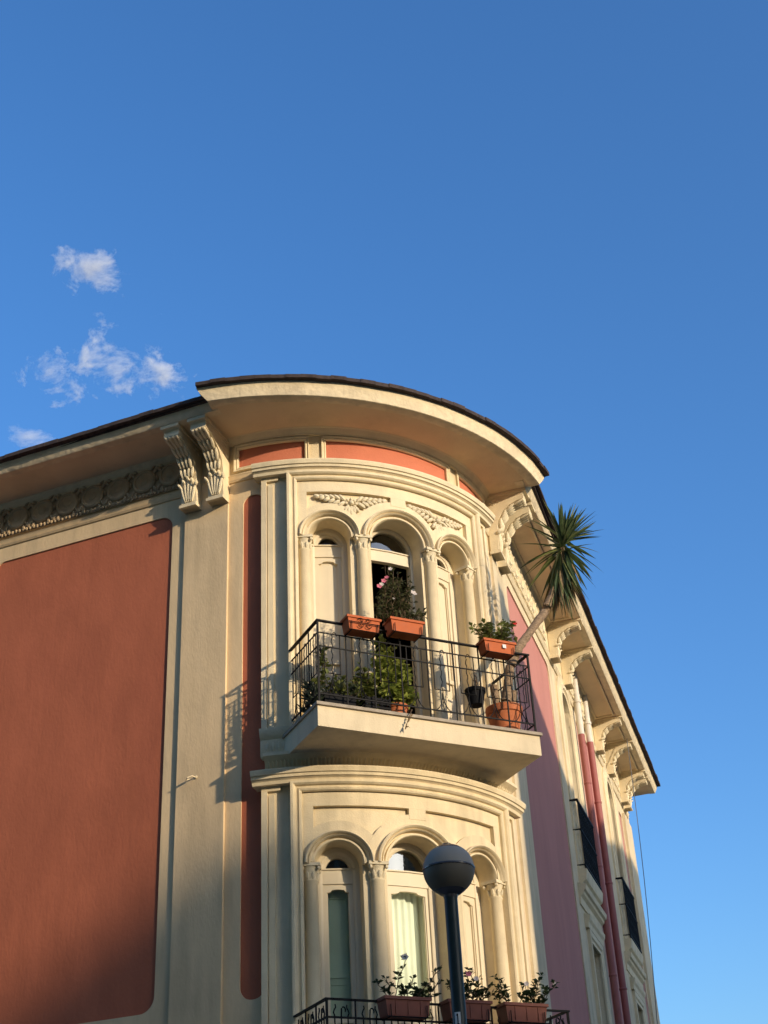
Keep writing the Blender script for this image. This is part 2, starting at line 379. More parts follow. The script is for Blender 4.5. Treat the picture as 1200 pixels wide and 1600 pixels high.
# ------------------------------------------------------------------ bow: two storeys
ARCH = ((-0.835, 0.345, 0.248), (0.0, 0.45, 0.335), (0.835, 0.345, 0.248))   # centre, outer radius, inner radius
COLS = (-1.125, -0.445, 0.445, 1.125)
def inner_z(v, zs):
    for c, ro, ri in ARCH:
        if abs(v - c) < ri: return zs + math.sqrt(ri * ri - (v - c) ** 2) * 0.96
    return zs
def arc_pts(c, z, r_, n=22, k=0.97): return [(c - r_ * math.cos(math.pi * i / n), z + k * r_ * math.sin(math.pi * i / n)) for i in range(n + 1)]
def bow_storey(dz, zfloor, upper):
    zs = 9.93 + dz; zi = 10.69 + dz
    # piers and spandrel
    w = MB()
    for a, b in ((-1.21, ARCH[0][0] - ARCH[0][2]), (ARCH[0][0] + ARCH[0][2], -ARCH[1][2]), (ARCH[1][2], ARCH[2][0] - ARCH[2][2]), (ARCH[2][0] + ARCH[2][2], 1.21)):
        w.band([UC + x for x in lin(a, b, .08)], zfloor, zs, -.3, .02)
    us = set(lin(-1.21, 1.21, .035))
    for c, ro, ri in ARCH:
        us |= set(c + ri * math.cos(math.pi * i / 24) * .9999 for i in range(25)) | {c - ri - .0001, c + ri + .0001}
    w.band([UC + x for x in sorted(us)], lambda u: inner_z(u - UC, zs), zi + .02, -.3, .052)
    P(w, 'bow_wall', 'trim')
    # raised borders of the spandrel panels
    w = MB()
    w.band([UC + x for x in lin(-1.2, 1.2)], zi - .145, zi, .05, .105)
    w.band([UC + x for x in (-1.2, -1.15, -1.085)], zs + .02, zi - .14, .05, .104)
    w.band([UC + x for x in (1.085, 1.15, 1.2)], zs + .02, zi - .14, .05, .104)
    w.band([UC + x for x in (-.08, 0, .115)], zs + .5, zi - .14, .05, .104)
    P(w, 'spandrel_border', 'trim')
    for i, (c, ro, ri) in enumerate(ARCH):
        w = MB()
        w.sweep([(UC + a, b) for a, b in arc_pts(c, zs, ro)], [(-.0, .05), (-.0, .098 + .002 * i), (.118, .098 + .002 * i), (.118, .05)])
        P(w, 'arch_band', 'trim', smooth=True)
        w = MB()   # archivolt with three rolls
        pr = [(-(ro - ri), .03), (-(ro - ri), .080), (-(ro - ri) * .92, .095), (-(ro - ri) * .74, .095), (-(ro - ri) * .70, .066), (-(ro - ri) * .58, .066), (-(ro - ri) * .54, .120), (-(ro - ri) * .42, .135), (-(ro - ri) * .34, .118), (-(ro - ri) * .28, .150), (-(ro - ri) * .14, .165), (.0, .155), (.004, .03)]
        w.sweep([(UC + a, b) for a, b in arc_pts(c, zs, ro, 28)], pr)
        P(w, 'archivolt', 'trim', smooth=True)
    # frame moulding around the bow
    w = MB()
    pth = [(UC - 1.25, zfloor)] + [(UC - 1.25, zi + .065)] + [(UC + x, zi + .065) for x in lin(-1.25, 1.25, .07)[1:-1]] + [(UC + 1.25, zi + .065), (UC + 1.25, zfloor)]
    w.sweep(pth, [(-.055, .03), (-.055, .135), (-.045, .150), (-.028, .158), (-.012, .140), (.004, .140), (.012, .165), (.03, .185), (.055, .185), (.055, .0), (0, -.05)])
    P(w, 'frame_moulding', 'trim')
    # bow pilasters
    for sg in (-1, 1):
        w = MB(); a, b = sorted((sg * 1.30, sg * 1.622))
        w.band([UC + a, UC + (a + b) / 2, UC + b], zfloor - .35 if not upper else 7.5, zi + .15, -.02, .06)
        o = sg * 1.622; i_ = sg * 1.560
        w.band([UC + x for x in sorted((o, i_))], zfloor - .35 if not upper else 7.5, zi + .12, .04, .095)
        w.band([UC + x for x in sorted((i_, sg * 1.42))], zi + .06, zi + .118, .04, .093)
        w.band([UC + x for x in sorted((sg * 1.548, sg * 1.485))], zfloor - .35 if not upper else 7.5, zi + .02, .04, .078)
        P(w, 'bow_pilaster', 'trim')
    # cornice above
    w = MB(); zc = 10.70 + dz
    poly = [(zc + .10, -.05), (zc + .10, .155), (zc + .135, .165), (zc + .15, .185), (zc + .155, .20), (zc + .185, .205), (zc + .19, .222), (zc + .235, .235), (zc + .248, .235), (zc + .275, .03), (zc + .275, -.05)]
    w.prof([UC + x for x in lin(-1.70, 1.68, .05)], poly)
    P(w, 'cornice', 'trim')
    # columns
    for v in COLS:
        o, n_, t_ = frame_at(UC + v); side = abs(v) > 1
        base = S(UC + v, 0, .045 if not side else .02)
        w = MB(); zb = zfloor
        w.lathe((base.x, base.y, 0), [(.095, zb), (.095, zb + .09), (.085, zb + .12), (.080, zb + .16), (.079, zb + 1.0), (.072, zs - .19), (.080, zs - .18), (.080, zs - .165), (.070, zs - .16)], 20)
        c_ = P(w, 'column', 'trim', smooth=True)
        w = MB()
        w.lathe((base.x, base.y, 0), [(.068, zs - .17), (.075, zs - .08), (.095, zs - .03), (.085, zs - .025)], 16)
        w.box((base.x, base.y, zs - .008), t_ * .105, n_ * .10, (0, 0, .017))
        for k in range(8):
            a = 2 * math.pi * k / 8; dv = Vector((math.cos(a), math.sin(a), 0)); tv = Vector((-math.sin(a), math.cos(a), 0))
            w.petal(Vector((base.x, base.y, zs - .12)) + dv * .078, tv * .020, dv * .014, Vector((0, 0, .045)) + dv * .012, 6, 3)
        for sx in (-1, 1):
            for sy in (-1, 1):
                w.petal(Vector((base.x, base.y, zs - .045)) + t_ * .085 * sx + n_ * .08 * sy, t_ * .022, n_ * .022, (0, 0, .024), 6, 3)
        P(w, 'capital', 'carved', smooth=True, parent=c_)
        c_.children[-1].parent = c_
    return zs
ZU, ZLF = BZ(7.60), BZ(3.55)
bow_storey(0.0, ZU, True)
bow_storey(-3.95, ZLF, False)
# plain wall under the lower floor of the bow and pilaster feet
w = MB(); w.band([UC + x for x in lin(-1.6, 1.6)], 0, 3.45, -.3, .03); P(w, 'bow_wall', 'trim')
w = MB(); w.band([UC + x for x in lin(-1.6, 1.6)], 6.9, 7.62, -.3, .012); P(w, 'bow_wall', 'trim')
# carved frieze under the balcony
w = MB(); w.prof([UC + x for x in lin(-1.58, 1.58)], [(7.0, 0), (7.0, .035), (7.06, .06), (7.12, .115), (7.165, .19), (7.20, .19), (7.20, 0)])
P(w, 'balcony_frieze', 'trim')
w = MB()
for k in range(74):
    v = -1.54 + 3.08 * k / 73
    _, n_, t_ = frame_at(UC + v)
    w.petal(SB(v, 7.085 + .008 * (k % 2), .085), t_ * .015, n_ * .016 - Vector((0, 0, .01)), n_ * .05 + Vector((0, 0, .055)), 5, 3)
o = P(w, 'leaf_carving', 'carved', smooth=True); o['kind'] = 'stuff'
for sg in (-1, 1):     # carved pilaster blocks under the balcony
    w = MB(); us = [UC + x for x in sorted((sg * 1.28, sg * 1.46, sg * 1.64))]
    w.prof(us, [(7.20, -.02), (7.20, .05), (7.23, .07), (7.40, .07), (7.43, .10), (7.50, .12), (7.52, .12), (7.52, -.02)])
    for k in range(5):
        v = sg * (1.32 + .06 * k); _, n_, t_ = frame_at(UC + v)
        w.petal(SB(v, 7.315, .07), t_ * .022, n_ * .018, (0, 0, .055), 6, 3)
    P(w, 'carved_block', 'carved', smooth=True)
# spandrel flowers (upper storey)
for c, wd in ((-.565, 1), (.585, -1)):
    w = MB(); zc = 10.46
    def lf(v0, z0, v1, z1, wid, th=.022):
        a, b = SB(v0, z0, .075), SB(v1, z1, .075); m_ = (a + b) / 2; d_ = (b - a) / 2
        n_ = frame_at(UC + v0)[1]; w.petal(m_ + n_ * .008, d_.cross(n_).normalized() * wid, n_ * th, d_, 7, 4)
    zc = 10.40
    w.petal(SB(c, zc, .09), frame_at(UC + c)[2] * .036, (0, 0, .036), frame_at(UC + c)[1] * .04, 9, 4)
    for k in range(8):
        a = 2 * math.pi * k / 8; lf(c + .035 * math.cos(a), zc + .035 * math.sin(a), c + .085 * math.cos(a), zc + .085 * math.sin(a), .022, .024)
    for sg in (-1, 1):
        for k in range(6):
            x0 = c + sg * (.07 + .060 * k)
            lf(x0, zc + .03 + .012 * k, x0 + sg * (.075), zc + .115 - .003 * k, .027, .028)
            lf(x0, zc + .02 + .014 * k, x0 + sg * (.10 - .008 * k), zc - .055 + .026 * k, .028, .030)
    for k in range(5):
        lf(c + .02 * (k - 2), zc - .04, c + .045 * (k - 2), zc - .12 - .07 * (k == 2) - .02 * (k in (1, 3)), .026, .028)
    P(w, 'flower_carving', 'carved', smooth=True)

# ------------------------------------------------------------------ upper frieze with red panels
FP = ((-1.953, -1.098), (-.841, .902), (1.152, 1.892))
w = MB(); E0, E1 = UC - 2.06, UC + 2.06
w.band(seg(-.02, UA + .02), 10.93, 11.085, -.3, .0)
w.band(seg(-.02, UA + .02), 11.37, ZS, -.3, .0)
edges = [-2.10] + [x for p in FP for x in p] + [2.06]
for i in range(0, len(edges), 2):
    w.band([UC + x for x in lin(edges[i], edges[i + 1])], 11.085, 11.37, -.3, .0)
P(w, 'frieze_wall', 'cream')
for a, b in FP:
    w = MB(); w.band([UC + x for x in lin(a - .02, b + .02)], 11.06, 11.39, -.28, -.022); P(w, 'frieze_panel', 'salmon', label='curved red panel under the eaves, sunlit tone in its colour')
    w = MB()
    pth = [(UC + x, 11.385) for x in lin(a - .018, b + .018)] + [(UC + x, 11.07) for x in reversed(lin(a - .018, b + .018))]
    w.sweep(pth, [(-.022, -.01), (-.022, .014), (-.008, .026), (.008, .02), (.022, .034), (.034, .034), (.034, -.01)], closed=True)
    P(w, 'panel_moulding', 'trim')
w = MB()   # moulding at the foot of the frieze, continuing on both facades
w.prof(seg(-8.2, UC - 1.61), [(10.89, -.02), (10.89, .018), (10.915, .035), (10.925, .02), (10.96, .035), (10.975, .045), (10.985, -.02)])
P(w, 'string_moulding', 'cream_side')
w = MB(); w.prof(seg(UC + 1.61, UA + 12.4), [(10.89, -.02), (10.89, .018), (10.915, .035), (10.925, .02), (10.96, .035), (10.975, .045), (10.985, -.02)])
P(w, 'string_moulding', 'trim')
w = MB()   # crown moulding at the soffit
w.prof(seg(-8.2, UA + 12.4), [(11.43, -.02), (11.43, .035), (11.455, .045), (11.47, .06), (11.50, .085), (11.51, .105), (11.53, .11), (11.53, -.02)])
P(w, 'crown_moulding', 'trim')

# ------------------------------------------------------------------ eaves
ZF = 11.52; KS = (ZF - 1.6) / 9.9
dL = C0.y - 11.857 * KS - RW            # overhang of the left eave
dRt = C0.dot(NR) * -1 + (-2.365 * KS) - RW
BC = Vector((-7.528 * KS, 15.439 * KS, 0)); BR_ = 3.862 * KS
a0 = math.atan2(11.70 * KS - BC.y, -6.735 * KS - BC.x); a1 = math.atan2(15.30 * KS - BC.y, -3.645 * KS - BC.x)
def bowp(k, r_): a = a0 + (a1 - a0) * k; return BC + Vector((math.cos(a), math.sin(a), 0)) * r_
NB = 48
# bow eave: soffit, fascia
w = MB(); inner = [S(-.02 + (UA + .04) * i / NB, 0, .02) for i in range(NB + 1)]
outer = [bowp(i / NB, BR_ - .02) for i in range(NB + 1)]
def wz(p, z): return Vector((p.x, p.y, z))
w.rings([[wz(i_, 11.51), wz(i_.lerp(o_, .5), 11.515 + (ZF - 11.515) * .5), wz(o_, ZF + .01), wz(o_, ZF + .1), wz(i_, ZF + .1)] for i_, o_ in zip(inner, outer)])
P(w, 'bow_soffit', 'soffit', smooth=True)
w = MB(); w.rings([[wz(bowp(i / NB, BR_ - .14), ZF), wz(bowp(i / NB, BR_ - .012), ZF - .004), wz(bowp(i / NB, BR_), ZF + .004), wz(bowp(i / NB - (.014 if i == 0 else 0) + (.014 if i == NB else 0), BR_ + .022), ZF + .085), wz(bowp(i / NB - (.026 if i == 0 else 0) + (.026 if i == NB else 0), BR_ + .05), ZF + .18), wz(bowp(i / NB, BR_ - .14), ZF + .18)] for i in range(NB + 1)])
P(w, 'bow_fascia', 'fascia', smooth=True)
def straight_eave(u0, u1, d, nm, mp):
    w = MB(); w.rings([[mp(u, 11.514, .02), mp(u, ZF + .012, d - .01), mp(u, ZF + .1, d - .01), mp(u, ZF + .1, .02)] for u in (u0, u1)])
    P(w, 'soffit', 'soffit')
    w = MB(); us = lin(u0, u1, .5)
    w.rings([[mp(u, ZF, d - .12), mp(u, ZF - .004, d - .01), mp(u, ZF + .004, d), mp(u, ZF + .07, d + .035), mp(u, ZF + .135, d + .062), mp(u, ZF + .135, d - .12)] for u in us])
    P(w, 'fascia', 'fascia', smooth=True)
straight_eave(-8.6, .20, dL, 'left', lambda u, z, d: frame_at(min(u, 0))[0] + Vector((max(u, 0), -(RW + d), z)))
RSTART = -.2
straight_eave(RSTART, 12.9, dRt, 'right', lambda u, z, d: C0 + DR * u + NR * (RW + d) + Vector((0, 0, z)))
# roof tiles along the edge
def tiles(path, n_count, over=0.0):
    w = MB(); L = 0
    for i in range(n_count):
        p, n_, t_ = path((i + .5) / n_count)
        j = rnd.uniform(-.012, .012)
        wd = path.width / n_count * .52
        c = p + n_ * (j * .6 - .16 + over) + Vector((0, 0, .020 + rnd.uniform(-.003, .004)))
        w.box(c, t_ * wd, n_ * .21, (0, 0, .024 + rnd.uniform(0, .004)))
    return w
class LP:
    def __init__(s, a, b, n_): s.a, s.b, s.n = a, b, n_; s.width = (b - a).length
    def __call__(s, k): return s.a.lerp(s.b, k), s.n, (s.b - s.a).normalized()
class AP:
    width = (BR_ + .1) * (a1 - a0 + .06)
    def __call__(s, k):
        a = a0 - .03 + (a1 - a0 + .06) * k; n_ = Vector((math.cos(a), math.sin(a), 0)); return wz(BC + n_ * (BR_ + .065), ZF + .183), n_, Vector((-n_.y, n_.x, 0))
base_left = C0 + Vector((0, -(RW + dL), ZF + .125)); 
for pth, n_ in ((LP(base_left + Vector((-8.6, 0, 0)), base_left + Vector((.16, 0, 0)), Vector((0, -1, 0))), 44), (AP(), 30),
                (LP(C0 + NR * (RW + dRt) + DR * RSTART + Vector((0, 0, ZF + .14)), C0 + NR * (RW + dRt) + DR * 12.9 + Vector((0, 0, ZF + .14)), NR), 64)):
    o = P(tiles(pth, n_, .085 if n_ != 30 else .0), 'roof_tile_edge', 'tile'); o['kind'] = 'stuff'
# roof body
w = MB()
rim = [C0 + Vector((-8.6, -(RW + dL - .1), 0))] + [bowp(i / 16, BR_ - .1) for i in range(17)] + [C0 + NR * (RW + dRt - .1) + DR * 12.9, bk + Vector((0, .3, 0))]
top = [p.lerp(Vector((-9.5, 21, 0)), .75) for p in rim]
w.rings([[wz(p, ZF + .10) for p in rim], [wz(p, ZF + .15) for p in rim], [wz(p, 13.6) for p in top]])
P(w, 'roof', 'tile')

# ------------------------------------------------------------------ brackets
def bracket_mesh():
    w = MB(); hw = .105
    pr = [(0, 0), (.085, 0), (.105, .03), (.105, .05), (.088, .062), (.09, .10), (.098, .20), (.10, .32), (.105, .42), (.125, .53), (.175, .63), (.25, .705), (.34, .75), (.40, .765), (.425, .775), (.425, .86), (.44, .87), (.44, .915), (0, .915)]
    w.rings([[Vector((x, y, z)) for y, z in pr] for x in (-hw, hw)])
    w.box((0, .055, .02), (hw + .012, 0, 0), (0, .06, 0), (0, 0, .02))
    w.box((0, .23, .892), (hw + .02, 0, 0), (0, .235, 0), (0, 0, .022))
    return w
def leafs_mesh():
    w = MB()
    for i, x in enumerate((-.082, -.042, 0, .042, .082)):     # lower acanthus fingers
        h = (.24, .29, .33, .29, .24)[i]; f = x * .35
        w.petal((x * .9, .100, .08 + h / 2), (.019, 0, 0), (0, .020, 0), (f, .006, h / 2), 7, 5)
        w.petal((x + f * 1.1, .114, .08 + h - .01), (.021, 0, 0), (0, .028, 0), (f * .4, .012, .035), 7, 4)
    for i, x in enumerate((-.075, -.026, .026, .075)):         # upper leaf along the curve
        for (y, z, yy, zz) in ((.11, .42, .135, .54), (.135, .53, .20, .655), (.20, .645, .29, .725), (.28, .715, .40, .765)):
            w.petal((x, (y + yy) / 2 + .014, (z + zz) / 2 - .006), (.023, 0, 0), (0, .018, -.012), (x * .18, (yy - y) / 2 * 1.12, (zz - z) / 2 * 1.12), 7, 4)
        w.petal((x, .41, .758), (.026, 0, 0), (0, .024, 0), (0, .006, .022), 7, 4)
    for sx in (-1, 1):                                          # side scroll
        for k in range(9):
            a = k * .75; q = .055 - .005 * k
            w.petal((sx * .106, .085 + q * math.cos(a), .80 - .02 + q * math.sin(a)), (.012, 0, 0), (0, .014, 0), (0, 0, .014), 5, 3)
    return w
bmB = bracket_mesh(); bmL = leafs_mesh()
first = [None, None]
def place_bracket(U, hscale=1.0, dsc=1.0):
    o_, n_, t_ = frame_at(U); base = S(U, 11.515 - .915 * hscale, .03)
    mtx = Matrix(((t_.x, n_.x * dsc, 0, base.x - C0.x), (t_.y, n_.y * dsc, 0, base.y - C0.y), (0, 0, hscale, base.z), (0, 0, 0, 1)))
    if first[0] is None:
        b = bmB.build('bracket', 'trim', bld, matrix=mtx); l = bmL.build('acanthus_carving', 'carved', b, smooth=True); l['kind'] = 'stuff'; first[:] = [b.data, l.data]
    else:
        b = link('bracket', first[0], bld, mtx); l = link('acanthus_carving', first[1], b); l['kind'] = 'stuff'
for s_ in (-.49, -.115): place_bracket(s_, 1.0, (dL - .06) / .455)
for s_ in (.10, .49): place_bracket(UA + s_, 1.0, (dRt - .05) / .455)
for s_ in (4.25, 5.35, 8.5, 9.8, 11.5, 11.9): place_bracket(UA + s_, .66, (dRt - .05) / .455)
# side soffit coffers on the right eave (thin raised borders between the brackets)
w = MB()
for a, b in ((.66, 4.05), (5.55, 8.3), (8.7, 9.6), (10.0, 11.35)):
    for (s0, s1, e0, e1) in ((a, b, .10, .13), (a, b, dRt - .17, dRt - .14), (a, a + .03, .13, dRt - .17), (b - .03, b, .13, dRt - .17)):
        w.rings([[C0 + DR * s + NR * (RW + e) + Vector((0, 0, 11.515 + (ZF - 11.515) * e / dRt + zz)) for e, zz in ((e0, -.018), (e1, -.018), (e1, .02), (e0, .02))] for s in (s0, s1)])
P(w, 'soffit_border', 'trim')

# ------------------------------------------------------------------ medallion frieze
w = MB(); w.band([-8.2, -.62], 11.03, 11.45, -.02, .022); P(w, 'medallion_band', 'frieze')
w = MB(); w.band([UA + .62, UA + 12.4], 11.03, 11.45, -.02, .022); P(w, 'medallion_band', 'trim')
def medallion_mesh():
    w = MB()
    w.lathe((0, 0, 0), [(.168, 0), (.168, .03), (.150, .05), (.128, .05), (.118, .032), (.06, .03), (.05, .04), (.01, .045)], 28, Vector((1, 0, 0)), Vector((0, 0, 1)), Vector((0, 1, 0)))
    for sx in (-1, 1):
        for (x, z, a, b, tx, tz) in ((.192, -.0, .016, .04, 0, 1), (.17, .13, .03, .06, .5, .8), (.17, -.15, .03, .065, .45, -.8), (.12, -.185, .022, .045, .3, -.9), (.13, .175, .022, .04, .7, .6)):
            w.petal((sx * x, .028, z), (a, 0, 0), (0, .022, 0), (tx * b * sx, 0, tz * b), 6, 3)
    for k in range(7):
        x = -.165 + .055 * k; w.petal((x, .026, -.215 + .008 * (k % 2)), (.02, 0, 0), (0, .018, 0), (0, 0, .026), 6, 3)
    return w
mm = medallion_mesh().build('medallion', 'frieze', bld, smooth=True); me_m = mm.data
me_m2 = me_m.copy(); me_m2.materials.clear(); me_m2.materials.append(M['carved'])
def place_med(U, me, o=None):
    _, n_, t_ = frame_at(U); b = S(U, 11.265, .02)
    mtx = Matrix(((t_.x, n_.x, 0, b.x - C0.x), (t_.y, n_.y, 0, b.y - C0.y), (0, 0, 1, b.z), (0, 0, 0, 1)))
    if o: o.matrix_local = mtx
    else: link('medallion', me, bld, mtx)
place_med(-.84, me_m, mm)
for k in range(1, 12): place_med(-.84 - .386 * k, me_m)
for k in range(8): place_med(UA + .86 + .386 * k, me_m2)
for k in range(6): place_med(UA + 5.75 + .386 * k, me_m2)
for s_ in (8.9, 9.25, 10.2, 10.59, 10.98): place_med(UA + s_, me_m2)

# ------------------------------------------------------------------ windows of the bow
def bow_window(c, ri, dz, zf, style):
    zs = 9.93 + dz; D0, D1 = -.24, -.165; m_ = MB()
    zb = zs - .13                      # under side of transom
    # frame: jambs + arched head + transom
    n = 16
    hd = [(UC + a, b) for a, b in arc_pts(c, zs, ri - .03, n)]
    if style == 'open':
        hd = [(UC + a, b) for a, b in arc_pts(c, zs, ri - .005, n)]
        m_.sweep([(UC + c - ri + .005, zf)] + hd + [(UC + c + ri - .005, zf)], [(-.028, D0), (-.028, D1), (-.01, D1 + .012), (.03, D1 + .012), (.03, D0)])
    else:
        m_.sweep([(UC + c - ri + .03, zf)] + hd + [(UC + c + ri - .03, zf)], [(-.045, D0), (-.045, D1), (-.02, D1 + .012), (.045, D1 + .012), (.045, D0)])
    m_.band([UC + c - ri + .05, UC + c, UC + c + ri - .05], zb - .012, zs + .005, D0 + .005, D1 - .004)
    m_.band([UC + c - ri + .05, UC + c, UC + c + ri - .05], zs + .005, zs + .02, D0 + .005, D1 + .012)
    if ri < .3:                        # thick inner ring round the small lunette
        m_.sweep([(UC + a, b) for a, b in arc_pts(c, zs, ri - .075, n)], [(-.035, D0 + .01), (-.035, D1 - .012), (.02, D1 - .006), (.02, D0 + .01)])
    win = P(m_, 'window', 'door', smooth=False)
    g = MB(); rl = ri - .07
    g.rings([[SB(c + x, zs, D0 + .03), SB(c + x, zs + math.sqrt(max(0, rl * rl - x * x)), D0 + .03)] for x in lin(-rl, rl, .03)], closed_ring=False, caps=False)
    o = P(g, 'lunette_pane', 'glass_mirror' if ri > .3 else 'glass', parent=win)
    hb = ri - .07
    if style == 'open':
        return
    leaves = ((c - hb, c + hb),)
    for a, b in leaves:
        d = MB(); st = .05 if ri < .3 else .045; zt = zb - .01
        mid = (a + b) / 2
        def top(u, a=a, b=b, st=st, zt=zt):
            x = (u - UC - (a + b) / 2) / ((b - a) / 2 - st); return zt - .055 - .035 * (1 - math.cos(min(1, abs(x)) * math.pi)) / 2 * (1 if abs(x) > .55 else .35)
        d.band([UC + a, UC + a + st], zf + .02, zt, D0 + .01, D1 - .02)
        d.band([UC + b - st, UC + b], zf + .02, zt, D0 + .01, D1 - .02)
        d.band([UC + x for x in lin(a + st, b - st, .02)], top, zt, D0 + .01, D1 - .02)
        d.band([UC + a + st, UC + b - st], zf + .02, zf + .75, D0 + .01, D1 - .024)
        d.band([UC + a + st, UC + b - st], zf + .95, zf + 1.0, D0 + .01, D1 - .022)
        for q, w_ in ((a + st, .012), (b - st - .012, .012)):
            d.band([UC + q, UC + q + w_], zf + .75, zt - .09, D0 + .01, D1 - .034)
        if style == 'solid':
            d.band([UC + a + st, UC + mid, UC + b - st], zf + .75, zt - .05, D0, D1 - .055)
        P(d, 'door_leaf', 'door', parent=win)
        if style != 'solid':
            g = MB(); us = [UC + a + st - .01, UC + b - st + .01]
            g.rings([[S(u, zf + .74, D0 + .02), S(u, zt - .04, D0 + .02)] for u in us], closed_ring=False, caps=False)
            P(g, 'pane', 'glass', parent=win)
            s_ = MB(); 
            if style == 'shutter':
                s_.band([UC + a - .02, UC + b + .02], zf, zt, D0 - .10, D0 - .075)
                for z0, z1 in ((zf + .80, zf + 1.35), (zf + 1.42, zt - .12)):
                    s_.sweep([(UC + a + st + .02, z0), (UC + a + st + .02, z1), (UC + b - st - .02, z1), (UC + b - st - .02, z0)], [(-.006, D0 - .08), (-.006, D0 - .062), (.006, D0 - .062), (.006, D0 - .08)], closed=True)
                P(s_, 'inner_shutter', 'green_shutter', parent=win)
            else:
                us = lin(a - .02, b + .02, .012)
                s_.rings([[SB(u, zf, D0 - .10 + .012 * math.sin(u * 70)), SB(u, zt, D0 - .10 + .010 * math.sin(u * 70 + .4))] for u in us], closed_ring=False, caps=False)
                P(s_, 'curtain', 'curtain', parent=win, smooth=True)
bow_window(-.835, .248, 0, ZU, 'solid'); bow_window(0, .335, 0, ZU, 'open'); bow_window(.835, .248, 0, ZU, 'solid')
bow_window(-.835, .248, -3.95, ZLF, 'shutter'); bow_window(0, .335, -3.95, ZLF, 'curtain'); bow_window(.835, .248, -3.95, ZLF, 'solid')
# ------------------------------------------------------------------ side windows
for c in WINS:
    for k, (zf, zt) in enumerate(((7.62, 10.35), (3.7, 6.62))):
        w = MB(); hw = .42
        if k == 0:   # arched surround
            pth = [(UA + c - hw - .05, zf)] + [(UA + c - (hw + .05) * math.cos(math.pi * i / 18), zt + .9 * (hw + .05) * math.sin(math.pi * i / 18)) for i in range(19)] + [(UA + c + hw + .05, zf)]
            w.sweep(pth, [(-.05, -.02), (-.05, .03), (.0, .03), (.02, .06), (.08, .06), (.10, .03), (.24, .03), (.24, -.02)])
            P(w, 'window_surround', 'trim')
        else:
            w.sweep([(UA + c - hw - .05, zf), (UA + c - hw - .05, zt + .05), (UA + c + hw + .05, zt + .05), (UA + c + hw + .05, zf)], [(-.05, -.02), (-.05, .03), (.0, .03), (.02, .05), (.10, .05), (.10, -.02)])
            P(w, 'window_surround', 'trim')
            w = MB(); w.prof([UA + c - .93, UA + c + .93], [(7.05, -.01), (7.05, .02), (7.16, .03), (7.2, .07), (7.24, .08), (7.26, .11), (7.33, .125), (7.36, .02), (7.36, -.01)]); P(w, 'window_cornice', 'trim')
            w = MB(); w.prof([UA + c - .66, UA + c + .66], [(6.78, -.01), (6.78, .05), (6.86, .06), (6.90, .085), (6.96, .095), (6.98, -.01)]); P(w, 'lintel_moulding', 'trim')
        # window itself
        f = MB(); D0, D1 = -.27, -.22
        f.band([UA + c - hw, UA + c - hw + .06], zf, zt + (.02 if k else 0), D0, D1); f.band([UA + c + hw - .06, UA + c + hw], zf, zt, D0, D1)
        f.band([UA + c - .03, UA + c + .03], zf, zt, D0, D1 + .01); f.band([UA + c - hw, UA + c + hw], zt - .06, zt, D0, D1 + .006)
        f.band([UA + c - hw, UA + c + hw], zf + .9, zf + .96, D0, D1 - .006)
        win = P(f, 'window', 'door')
        g = MB(); zz = zt + .40 if k == 0 else zt
        g.rings([[S(u, zf, D0 + .015), S(u, zz, D0 + .015)] for u in (UA + c - hw - .02, UA + c + hw + .02)], closed_ring=False, caps=False)
        P(g, 'pane', 'glass', parent=win)
        if k == 0:    # little iron balcony
            w = MB(); w.prof([UA + c - .72, UA + c + .72], [(7.34, -.01), (7.34, .04), (7.42, .06), (7.46, .11), (7.50, .12), (7.60, .135), (7.615, .135), (7.615, -.01)])
            bal = P(w, 'window_balcony', 'trim')
            for z in (7.68, 8.22, 8.68):
                r_ = MB(); h = .016 if z > 8.5 else .008
                r_.sweep([(UA + c - .70, z), (UA + c + .70, z)], [(-h, .10), (-h, .128), (h, .128), (h, .10)])
                for sg in (-1, 1): r_.band([UA + c + sg * .70 - .012, UA + c + sg * .70 + .012], z - h, z + h, 0, .13)
                P(r_, 'handrail' if z > 8.5 else 'rail', 'iron', parent=bal)
            x = -.66
            while x <= .67:
                r_ = MB(); r_.band([UA + c + x - .008, UA + c + x + .008], 7.62, 8.68, .107, .123); P(r_, 'baluster', 'iron', parent=bal); x += .12
            x = -.60
            r_ = MB()
            while x <= .61:
                for z0, q in ((7.78, .05), (7.98, .045), (8.35, .05), (8.54, .045)):
                    pts = [SR(c + x + q * (1 - t_ * .09) * math.cos(t_ * .8), z0 + q * (1 - t_ * .09) * math.sin(t_ * .8), .115) for t_ in range(10)]
                    r_.tube(pts, .008, 4)
                x += .12
            P(r_, 'scrollwork', 'iron', parent=bal)['kind'] = 'stuff'

# ------------------------------------------------------------------ downpipes
for s_, zc, d in ((6.18, 10.38, .09), (7.2, 10.62, .09)):
    w = MB(); p0 = SR(s_, 0, d)
    w.tube([wz(p0, 0.05), wz(p0, zc)], .056, 14); dp = P(w, 'downpipe', 'pipe_pink', smooth=True, label='pink painted downpipe with a white upper length')
    w = MB(); q = SR(s_, 0, d + .10)
    w.tube([wz(p0, zc), wz(p0, 11.53)], .055, 14); P(w, 'upper_pipe', 'pipe_white', smooth=True, parent=dp)
    for z in (4.6, 6.4, 8.1, 9.5):
        w = MB(); w.lathe((p0.x, p0.y, z), [(.060, 0), (.066, .008), (.066, .03), (.060, .038)], 14); P(w, 'pipe_clamp', 'pipe_pink', smooth=True, parent=dp)
    w = MB(); w.lathe((p0.x, p0.y, 10.95), [(.06, 0), (.07, .01), (.07, .05), (.06, .06)], 14); P(w, 'pipe_collar', 'pipe_white', smooth=True, parent=dp)

